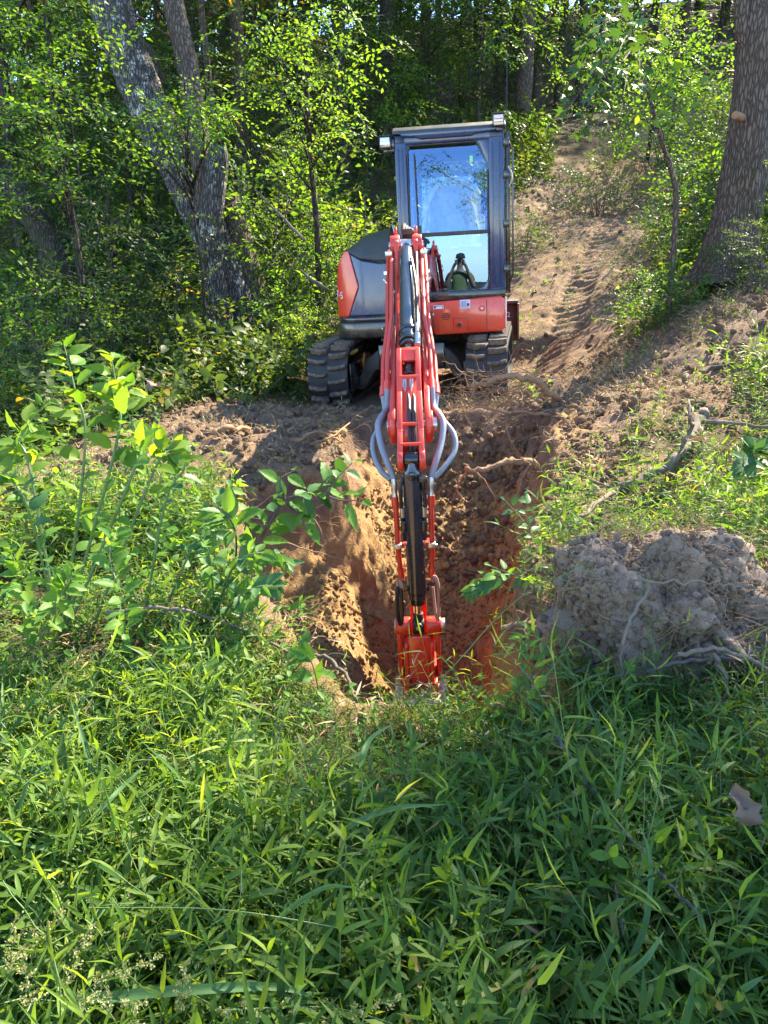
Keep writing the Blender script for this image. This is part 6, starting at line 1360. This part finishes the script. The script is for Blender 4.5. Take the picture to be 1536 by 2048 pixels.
plant('leafy_sapling', 'tall sapling with bright veined leaves standing at the left above the grass', 'sapling',
      [[b0, U(170, 900, 2.8), U(150, 780, 2.85), U(128, 690, 2.9)], [b0, U(230, 900, 2.7), U(235, 800, 2.75), U(222, 710, 2.8)], [b0, U(260, 960, 2.7), U(280, 890, 2.75), U(245, 800, 2.8), U(262, 770, 2.85)], [b0 + V3((.1, 0, 0)), U(300, 960, 2.8), U(330, 900, 2.85), U(290, 860, 2.9)], [b0, U(60, 940, 2.8), U(40, 880, 2.9), U(95, 800, 2.9)]],
      [VL['bright'], VL['bright'], VL['weed']], (.070, .108), dens=.9, seed=4, r0=.007)
plant('leafy_sapling', 'lower leafy stems spreading right of the tall left sapling', 'sapling',
      [[b0 + V3((.3, .05, 0)), U(330, 1010, 2.85), U(370, 930, 2.9), U(345, 880, 2.9)], [b0 + V3((.35, .05, 0)), U(400, 1060, 2.9), U(440, 1010, 2.95), U(470, 960, 3.0)], [b0, U(60, 1030, 2.6), U(20, 960, 2.6), U(-30, 930, 2.6)]],
      [VL['weed'], VL['dark'], VL['bright']], (.055, .085), dens=.8, seed=5)
b1 = G(470, 1150)
plant('broadleaf_twig', 'broad leaved branch reaching over the left rim toward the red arm', 'plant',
      [[b1, U(520, 1080, 2.9), U(570, 1000, 2.9), U(640, 985, 2.9), U(705, 925, 2.95)], [U(570, 1000, 2.9), U(560, 960, 2.9), U(590, 940, 2.95)], [U(640, 985, 2.9), U(680, 1000, 2.9), U(725, 1000, 2.9)], [U(580, 1010, 2.9), U(600, 1030, 2.85), U(612, 1060, 2.8)], [b1, U(470, 1060, 2.8), U(430, 1010, 2.8)]],
      [VL['weed'], VL['dark']], (.075, .115), dens=1.0, seed=6, smat='twig')
b2 = G(430, 1240)
plant('broadleaf_twig', 'dusty leaved twig hanging beside the left wall under the broad leaves', 'plant', [[b2, U(470, 1130, 2.6), U(540, 1105, 2.6), U(580, 1130, 2.6)], [b2, U(420, 1120, 2.6), U(400, 1070, 2.6)], [b2, U(500, 1180, 2.5), U(560, 1170, 2.5)]], [VL['dark'], VL['weed']], (.05, .075), seed=7)
plant('seedling', 'two leaved seedling by the lower left rim of the hole', 'plant', [[G(640, 1400), U(625, 1330, 2.25), U(600, 1290, 2.3)]], [VL['weed']], (.06, .085), dens=.8, seed=8, r0=.003)
plant('seedling', 'small leafy shoot in front of the right wall of the hole', 'plant', [[G(1085, 1130), U(1060, 1060, 3.4), U(1010, 1000, 3.5)], [U(1060, 1060, 3.4), U(1050, 990, 3.4)]], [VL['dark']], (.05, .07), seed=9, r0=.003)
plant('seedling', 'drooping leafy shoot left of the soil mound over the hole', 'plant', [[G(1115, 1180), U(1030, 1150, 2.7), U(970, 1160, 2.7), U(940, 1190, 2.7)], [U(1030, 1150, 2.7), U(975, 1130, 2.75)]], [VL['dark'], VL['weed']], (.045, .065), seed=10, r0=.003)
plant('seedling', 'round leaved seedling in the grass by the right edge of the picture', 'plant', [[G(1480, 960), U(1500, 915, 3.4), U(1520, 890, 3.4)]], [VL['dark']], (.07, .09), seed=11, r0=.003)
plant('seedling', 'pale oval leaved seedling in the lower right grass', 'plant', [[G(1420, 1850), U(1400, 1720, 1.5), U(1395, 1640, 1.55)]], [VL['weed']], (.035, .05), dens=.5, seed=12, r0=.002)
plant('seedling', 'leafy shoot rising from the grass at the left edge below the sapling', 'plant', [[G(60, 1300), U(50, 1180, 2.3), U(20, 1100, 2.3)], [G(60, 1300), U(110, 1210, 2.2), U(150, 1140, 2.2)]], [VL['bright'], VL['weed']], (.05, .07), seed=13, r0=.003)
plant('seedling', 'leafy stem growing in the grass left of the rim', 'plant', [[G(240, 1330), U(250, 1220, 2.3), U(220, 1120, 2.35), U(230, 1060, 2.4)]], [VL['weed']], (.05, .07), seed=14, r0=.003)
for k, (P, lab) in enumerate((([(1150, 1090), (1120, 1040, 3.1), (1085, 1010, 3.1)], 'wispy shoot leaning over the right rim above the soil mound'), ([(1120, 1330), (1095, 1290, 2.35), (1060, 1270, 2.3), (1020, 1290, 2.3)], 'narrow leaved stem hanging into the hole by the pale cut root'),
    ([(1090, 1400), (1060, 1330, 2.2), (1050, 1260, 2.2)], 'slim stem with long leaves rising at the right end of the near rim'), ([(1140, 1200), (1100, 1130, 2.8), (1050, 1100, 2.8)], 'thin leafy stem reaching left from the top of the soil mound edge'))):
    g_ = G(*P[0]); plant('seedling', lab, 'plant', [[g_] + [U(*p) for p in P[1:]]], [NL], (.05, .085), dens=1.2, seed=40 + k, r0=.0025)
# --- flowering grasses
def seedhead(label, P, n, L_, rad, grain, mat='seed', group=None, r0=.0016, down=.0, seed=1, leafy=0):
    e_ = V3((0, 0, H)); P = [V3(P[0])] + [e_ + (V3(p) - e_) * .9 for p in P[1:]]
    q = np.random.RandomState(seed); o0 = V3(P[0]); t = empty('flowering_grass', tuple(o0)); tag(t, label, 'grass', group)
    S_ = spline([V3(p) - o0 for p in P], 9); m = MB(); m.tube(S_, [r0 * (1 - .6 * i / (len(S_) - 1)) for i in range(len(S_))], 5); m.build('stalk', M['stem'], t)
    fb = FB(); k0 = int(len(S_) * (1 - L_)); idx = np.linspace(k0, len(S_) - 1, n).astype(int)
    for c, i in enumerate(idx):
        a = np.array(S_[i]); ax = np.array((S_[min(i + 1, len(S_) - 1)] - S_[i - 1]).normalized()); an = c * 2.4; u = nrmz(np.cross(ax, [0.1, .2, 1.])); w_ = np.cross(ax, u)
        d = nrmz(u * math.cos(an) + w_ * math.sin(an) + ax * 1.1 + np.array([0, 0, -down])); ln = rad * (1.1 - .8 * c / n); seg = 7; B = [a + d * ln * s / seg + np.array([0, 0, -.25 * ln * (s / seg) ** 2]) for s in range(seg + 1)]; B = np.array(B)
        fb.twigs(B[:-1], B[1:], .0006, .0005, 1); g_ = B[1:].repeat(3, 0) + q.normal(size=((seg) * 3, 3)) * .0022; D_ = d + q.normal(size=(len(g_), 3)) * .5
        fb.leaves(g_, D_, q.normal(size=(len(g_), 3)), grain * q.uniform(.7, 1.2, len(g_)), shape_diamond(.32, .2))
    mobj('seed_head', fb.mesh('seed_head', [M[mat], M['stem']]), t)
    return t
for i, (px0, py0, px1, py1, px2, py2, D1, D2) in enumerate([(20, 2060, 70, 1900, 130, 1810, 1.35, 1.3), (60, 2100, 200, 1960, 310, 1920, 1.15, 1.1), (-40, 1950, 40, 1850, 100, 1880, 1.4, 1.35), (10, 2100, 60, 2000, 40, 1900, 1.1, 1.1), (100, 2120, 160, 2000, 280, 2010, 1.1, 1.05), (300, 2100, 360, 2010, 370, 1930, 1.1, 1.1),
                                                           (900, 2100, 650, 2015, 440, 2020, 1.15, 1.05), (400, 2110, 640, 2040, 790, 2000, 1.1, 1.05), (-60, 2100, 20, 1930, 30, 1840, 1.25, 1.2), (180, 2130, 250, 2060, 380, 2090, 1.0, .98), (120, 2100, 130, 1960, 180, 1860, 1.2, 1.2)]):
    lab = ['pale flowering grass with the highest seed head at the lower left', 'seed head bending right over the lower left grass', 'feathery seed head leaning in from the left edge', 'upright seed head at the bottom left corner', 'bent seed head near the bottom edge, left of the long stalk', 'short upright seed head right of the bent ones at the bottom', 'long thin stalk lying left across the bottom edge with a seed head', 'long seed stalk pointing right at the bottom middle', 'tall thin seed head at the extreme left edge', 'drooping seed head cut by the bottom edge', 'slim seed head rising between the leaning ones at the lower left'][i]
    seedhead(lab, [U(px0, py0, D1 * 1.1), U((px0 + px1) / 2 + 8, (py0 + py1) / 2 - 10, D1), U(px1, py1, D1), U(px2, py2, D2)], 13, .42, .026, .0056, seed=i + 1)
for i, (P, lab) in enumerate([([G(820, 1420, 0), U(900, 1340, 2.1), U(1000, 1230, 2.15), U(1080, 1170, 2.2), U(1165, 1135, 2.25)], 'tall grass stalk with loose green seed branches leaning right across the hole'),
                              ([G(1190, 1960, 0), U(1260, 1800, 1.5), U(1310, 1620, 1.6), U(1330, 1480, 1.65)], 'tall thin grass stalk with sparse seeds in the lower right'),
                              ([G(1150, 1960, 0), U(1230, 1840, 1.5), U(1280, 1740, 1.55), U(1290, 1560, 1.6)], 'second sparse seed stalk just left of the tall one at the lower right'),
                              ([G(700, 1700, 0), U(640, 1600, 1.7), U(600, 1580, 1.7), U(560, 1640, 1.65)], 'arching seed stalk over the middle of the foreground grass'),
                              ([G(860, 1900, 0), U(700, 1860, 1.3), U(450, 1820, 1.25), U(180, 1815, 1.25)], 'long stalk lying left over the sunlit foreground grass'),
                              ([G(1000, 1500, 0), U(1050, 1400, 2.2), U(1110, 1330, 2.2), U(1150, 1260, 2.25)], 'leafless grass stalk rising at the near rim right of the bucket')]):
    seedhead(lab, P, 12, .55, .10, .0048, 'leaf_weed', seed=i + 30, r0=.0018)
# --- long arching grass blades, each one a thing
def nearer(P, k=.9):
    """lift the free points of a stalk a little clear of the grass tops"""
    e = V3((0, 0, H)); return [P[0]] + [e + (V3(p) - e) * k for p in P[1:]]
def blade(label, P, w_, mat='leaf_blade', n=9, twist=.5):
    P = nearer(P)
    S_ = spline(P, 6); k = len(S_); o0 = S_[0].copy(); V = []
    for i in range(k):
        t = (S_[min(i + 1, k - 1)] - S_[max(i - 1, 0)]).normalized(); sdv = t.cross(V3((0, -.35, 1))).normalized(); sdv = (Matrix.Rotation(twist * (i / k - .5), 3, t) @ sdv); ww = w_ * min(1, .45 + i / k * 2) * (1 - (i / (k - 1)) ** 3.5); nr = sdv.cross(t)
        for j, f in enumerate((-1, -.5, 0, .5, 1)): V.append(S_[i] - o0 + sdv * f * ww + nr * abs(f) * ww * .45)
    F = [(i * 5 + j, i * 5 + j + 1, i * 5 + j + 6, i * 5 + j + 5) for i in range(k - 1) for j in range(4)]
    o = mobj('grass_blade', mesh_np('grass_blade', V, F, [M[mat]])); o.location = o0; return tag(o, label, 'grass blade')
for lab, P, w_ in (('broad pale grass blade arching right in the middle of the foreground', [G(640, 1760), U(680, 1670, 1.65), U(780, 1620, 1.65), U(900, 1608, 1.65)], .0085),
    ('grass blade arching over from the centre to the right, lower middle', [G(480, 1980), U(540, 1860, 1.35), U(640, 1780, 1.35), U(715, 1775, 1.3)], .007),
    ('wide flat grass blade lying across the bottom edge', [G(100, 2060, .1), U(180, 1998, 1.15), U(330, 1985, 1.12), U(560, 1975, 1.15), U(640, 2010, 1.15)], .010),
    ('tall upright grass blade curving right above the foreground shade', [G(700, 1640), U(720, 1540, 1.8), U(740, 1480, 1.85), U(790, 1445, 1.9)], .008),
    ('straight grass blade slanting down left across the sunlit grass', [G(90, 1720), U(180, 1640, 1.6), U(250, 1570, 1.65), U(290, 1530, 1.7)], .007),
    ('stiff vertical grass blade at the lower right middle', [G(1215, 1760), U(1225, 1660, 1.7), U(1240, 1560, 1.75), U(1253, 1470, 1.8)], .0055),
    ('long blue green blade curving up from the bottom edge at the lower right', [G(1190, 2060, 0), U(1240, 1960, 1.35), U(1290, 1850, 1.4), U(1300, 1720, 1.5), U(1275, 1640, 1.55)], .007),
    ('wide blade folded over near the mossy stick', [G(1180, 2100, 0), U(1230, 1980, 1.25), U(1290, 1920, 1.25), U(1330, 1860, 1.3)], .008),
    ('blade leaning left below the round seedling at the lower right', [G(1420, 1950, 0), U(1410, 1880, 1.4), U(1390, 1800, 1.45), U(1375, 1770, 1.5)], .007),
    ('pair blade spreading right beside the leaning one at the lower right', [G(1430, 1960, 0), U(1460, 1890, 1.4), U(1500, 1830, 1.4), U(1530, 1780, 1.4)], .006),
    ('thin blade bowing left over the grass at the left edge', [G(60, 1560), U(30, 1500, 1.9), U(-10, 1480, 1.9)], .004),
    ('sunlit blade rising to the upper right at the left edge', [G(-20, 1740, 0), U(30, 1660, 1.7), U(60, 1560, 1.75), U(150, 1500, 1.8)], .005),
    ('bent blade in the bottom right corner', [G(1460, 2060, 0), U(1480, 1990, 1.2), U(1530, 1950, 1.2)], .008)):
    blade(lab, P, w_)
# dead oak leaf on the right, and dry leaves
def deadleaf(label, px, py, D, s, seed):
    V_, F_ = shape_veined(.36, .35); q = np.random.RandomState(seed); V_ = V_.copy(); V_[:, 2] += 1.5 * V_[:, 0] ** 2 + .16 * np.sin(V_[:, 1] * 7 + V_[:, 0] * 6); V_[:, 0] *= 1 + .35 * np.sin(V_[:, 1] * 19); o = mobj('dead_leaf', mesh_np('dead_leaf', V_, F_, [M['leaf_dead']], False)); o.location = U(px, py, D); o.scale = (s,) * 3; o.rotation_euler = (.5 + q.normal() * .4, q.normal() * .4, q.rand() * 6.28); return tag(o, label, 'dead leaf')
deadleaf('large curled brown leaf caught in the grass at the right edge', 1500, 1650, 1.5, .095, 1)
deadleaf('pale dry leaf on the near rim right of the bucket', 1000, 1400, 2.3, .09, 2)
deadleaf('grey dead leaf lying at the left edge of the grass', 20, 1510, 2.0, .08, 3)
deadleaf('brown leaf hanging behind the tall left sapling', 300, 780, 3.0, .08, 4)
deadleaf('dry brown leaf by the grey branch at the right', 1410, 890, 4.2, .12, 5)

# ------------------------------------------------------------------ the person taking the picture (seen mirrored in the cab glass)
def skinned(name, verts, edges, radii, mat, parent, sub=2):
    me = bpy.data.meshes.new(name); me.from_pydata(verts, edges, []); me.update(); o = mobj(name, me, parent); me.materials.append(M[mat])
    o.modifiers.new('skin', 'SKIN').use_smooth_shade = True
    for i, rr_ in enumerate(radii): me.skin_vertices[0].data[i].radius = (rr_, rr_) if isinstance(rr_, float) else rr_
    me.skin_vertices[0].data[0].use_root = True; s = o.modifiers.new('sub', 'SUBSURF'); s.levels = s.render_levels = sub; return o
gz = hz(0, -.28); PE = empty('person', (0, -.30, gz)); tag(PE, 'person in olive shirt and dark cap holding a phone up to the face', 'person'); ez = H - gz - .01
hd = ez + .02; sh = ez - .24; hp = sh - .52
bv = [(0, 0, hp), (0, 0, hp + .18), (0, 0, sh - .12), (0, 0, sh), (0, .01, sh + .08), (0, .01, hd - .06), (0, .0, hd + .06),
      (.19, 0, sh - .02), (.30, .02, sh - .27), (.12, .22, ez - .06), (.07, .26, ez - .02), (-.19, 0, sh - .02), (-.27, .10, sh - .27), (-.10, .22, ez - .08), (-.06, .26, ez - .03),
      (.10, 0, hp - .05), (.12, .02, hp * .52), (.13, -.02, .09), (.14, .12, .04), (-.10, 0, hp - .05), (-.13, .03, hp * .52), (-.15, -.02, .09), (-.17, .12, .04)]
be = [(0, 1), (1, 2), (2, 3), (3, 4), (4, 5), (5, 6), (3, 7), (7, 8), (8, 9), (9, 10), (3, 11), (11, 12), (12, 13), (13, 14), (0, 15), (15, 16), (16, 17), (17, 18), (0, 19), (19, 20), (20, 21), (21, 22)]
br_ = [(.15, .11), (.145, .10), (.17, .11), (.12, .09), .055, (.075, .085), (.08, .095), .065, .045, .03, .036, .065, .045, .03, .036, .095, .065, .045, .05, .095, .065, .045, .05]
skinned('body', bv, be, [float(x) if not isinstance(x, tuple) else x for x in br_], 'skin', PE)
skinned('shirt', [(0, 0, hp - .02), (0, 0, hp + .18), (0, 0, sh - .12), (0, 0, sh + .01), (.20, 0, sh - .03), (.27, .01, sh - .18), (-.20, 0, sh - .03), (-.25, .05, sh - .18)], [(0, 1), (1, 2), (2, 3), (3, 4), (4, 5), (3, 6), (6, 7)], [(.175, .13), (.165, .12), (.19, .13), (.11, .095), .078, .07, .078, .07], 'shirt', PE)
skinned('trousers', [(0, 0, hp + .02), (.10, 0, hp - .08), (.12, .02, hp * .52), (.13, -.02, .12), (-.10, 0, hp - .08), (-.13, .03, hp * .52), (-.15, -.02, .12)], [(0, 1), (1, 2), (2, 3), (0, 4), (4, 5), (5, 6)], [(.165, .125), .11, .08, .065, .11, .08, .065], 'jeans', PE)
m = MB(); bm_ = [(0, 0, hd + .05)]; 
m.tube([(0, 0, hd + .03), (0, 0, hd + .08), (0, 0, hd + .12), (0, 0, hd + .14)], [.098, .095, .07, .02], 20); m.prism([(-.08, .05), (-.06, .15), (0, .17), (.06, .15), (.08, .05)], lambda x, u, v: V3((u, v, x)), hd + .03, hd + .045); m.build('cap', M['cap'], PE)
for sx in (-1, 1):
    for f in range(4):
        b_ = V3((sx * (.062 + .004 * f), .265, ez - .035 + .018 * f - .0)); tl = [.062, .07, .066, .052][f] 
        m = MB(); m.tube(spline([b_ + V3((sx * .01, -.03, 0)), b_ + V3((-sx * .005, .012, 0)), b_ + V3((-sx * .03, .018, 0)), b_ + V3((-sx * tl * .7, .004, 0))], 4), [.010, .010, .0095, .009, .009, .009, .0085, .008, .008, .008, .0075, .007, .005], 8); m.build('finger', M['skin'], PE)
    m = MB(); m.tube(spline([V3((sx * .07, .24, ez - .06)), V3((sx * .055, .235, ez - .035)), V3((sx * .035, .235, ez - .01))], 4), [.013, .012, .0115, .011, .011, .010, .0095, .009, .006], 8); m.build('thumb', M['skin'], PE)
for nm, c, s_ in (('nose', (0, .10, hd - .02), (.014, .02, .03)), ('ear', (.082, 0, hd - .01), (.01, .02, .03)), ('ear', (-.082, 0, hd - .01), (.01, .02, .03))):
    bm = bmesh.new(); bmesh.ops.create_icosphere(bm, subdivisions=2, radius=1); me = bpy.data.meshes.new(nm); bm.to_mesh(me); bm.free(); me.materials.append(M['skin']); o = mobj(nm, me, PE); o.location = c; o.scale = s_
PH = MB().box((0, 0, 0), (.15, .008, .072)).build('phone', M['black'], None, bevel=.003); PH.location = (0.02, -.018, H - .012); tag(PH, 'black phone held level in front of the capped face', 'phone')
# trees standing behind the viewer (mirrored in the glass)
for i, (x, y, kd, s) in enumerate([(-7.5, -9, 'mid', 1.0), (7.6, -13, 'mid', 1.0), (-10.5, -16, 'mid', 1.2), (12, -20, 'high', .8)]):
    tree(x, y, kd, i, ['small tree behind the viewer on the left, mirrored in the cab glass', 'tree behind the viewer on the right, mirrored in the cab glass', 'farther tree behind the viewer on the left', 'farther tall tree behind the viewer on the right'][i], None, s, z=base(x, y) - .1)
gx_, gy_ = 2.6, -7.6; gz_ = float(base(gx_, gy_)); BV = empty('overhanging_tree', (gx_, gy_, gz_)); tag(BV, 'leaning tree behind the viewer whose boughs are mirrored in the upper cab window', 'tree')
lobes = [(-1.9, 4.1, .32, 16), (-1.2, 3.9, .30, 14), (-.5, 4.2, .22, 9), (.05, 5.6, .38, 22), (.25, 4.8, .30, 14), (-.1, 6.2, .3, 12), (-1.7, 6.4, .25, 8), (.3, 4.1, .25, 10), (-2.2, 3.4, .3, 10)]
for k, (lx, lz, lr_, ln_) in enumerate(lobes):
    spraycloud('crown', [V3((lx - gx_, 0, lz - gz_))], lr_ * 1.15, int(ln_ * 2.2), SP_M, 'leaf_wood', 900 + k, BV, .8, (.7, 1.1))
mobj('trunk', trunk_mesh('trunk', [(0, 0, -.2), (.2, 0, 3), (-.4, 0, 6), (-1.2, 0, 9)], [.12, .1, .07, .03], M['bark_dark'], 10, 0, [((-.1, 0, 3.2 + k * .4), (lx - gx_, 0, lz - gz_)) for k, (lx, lz, lr_, ln_) in enumerate(lobes)], .03, 5, 5), BV)
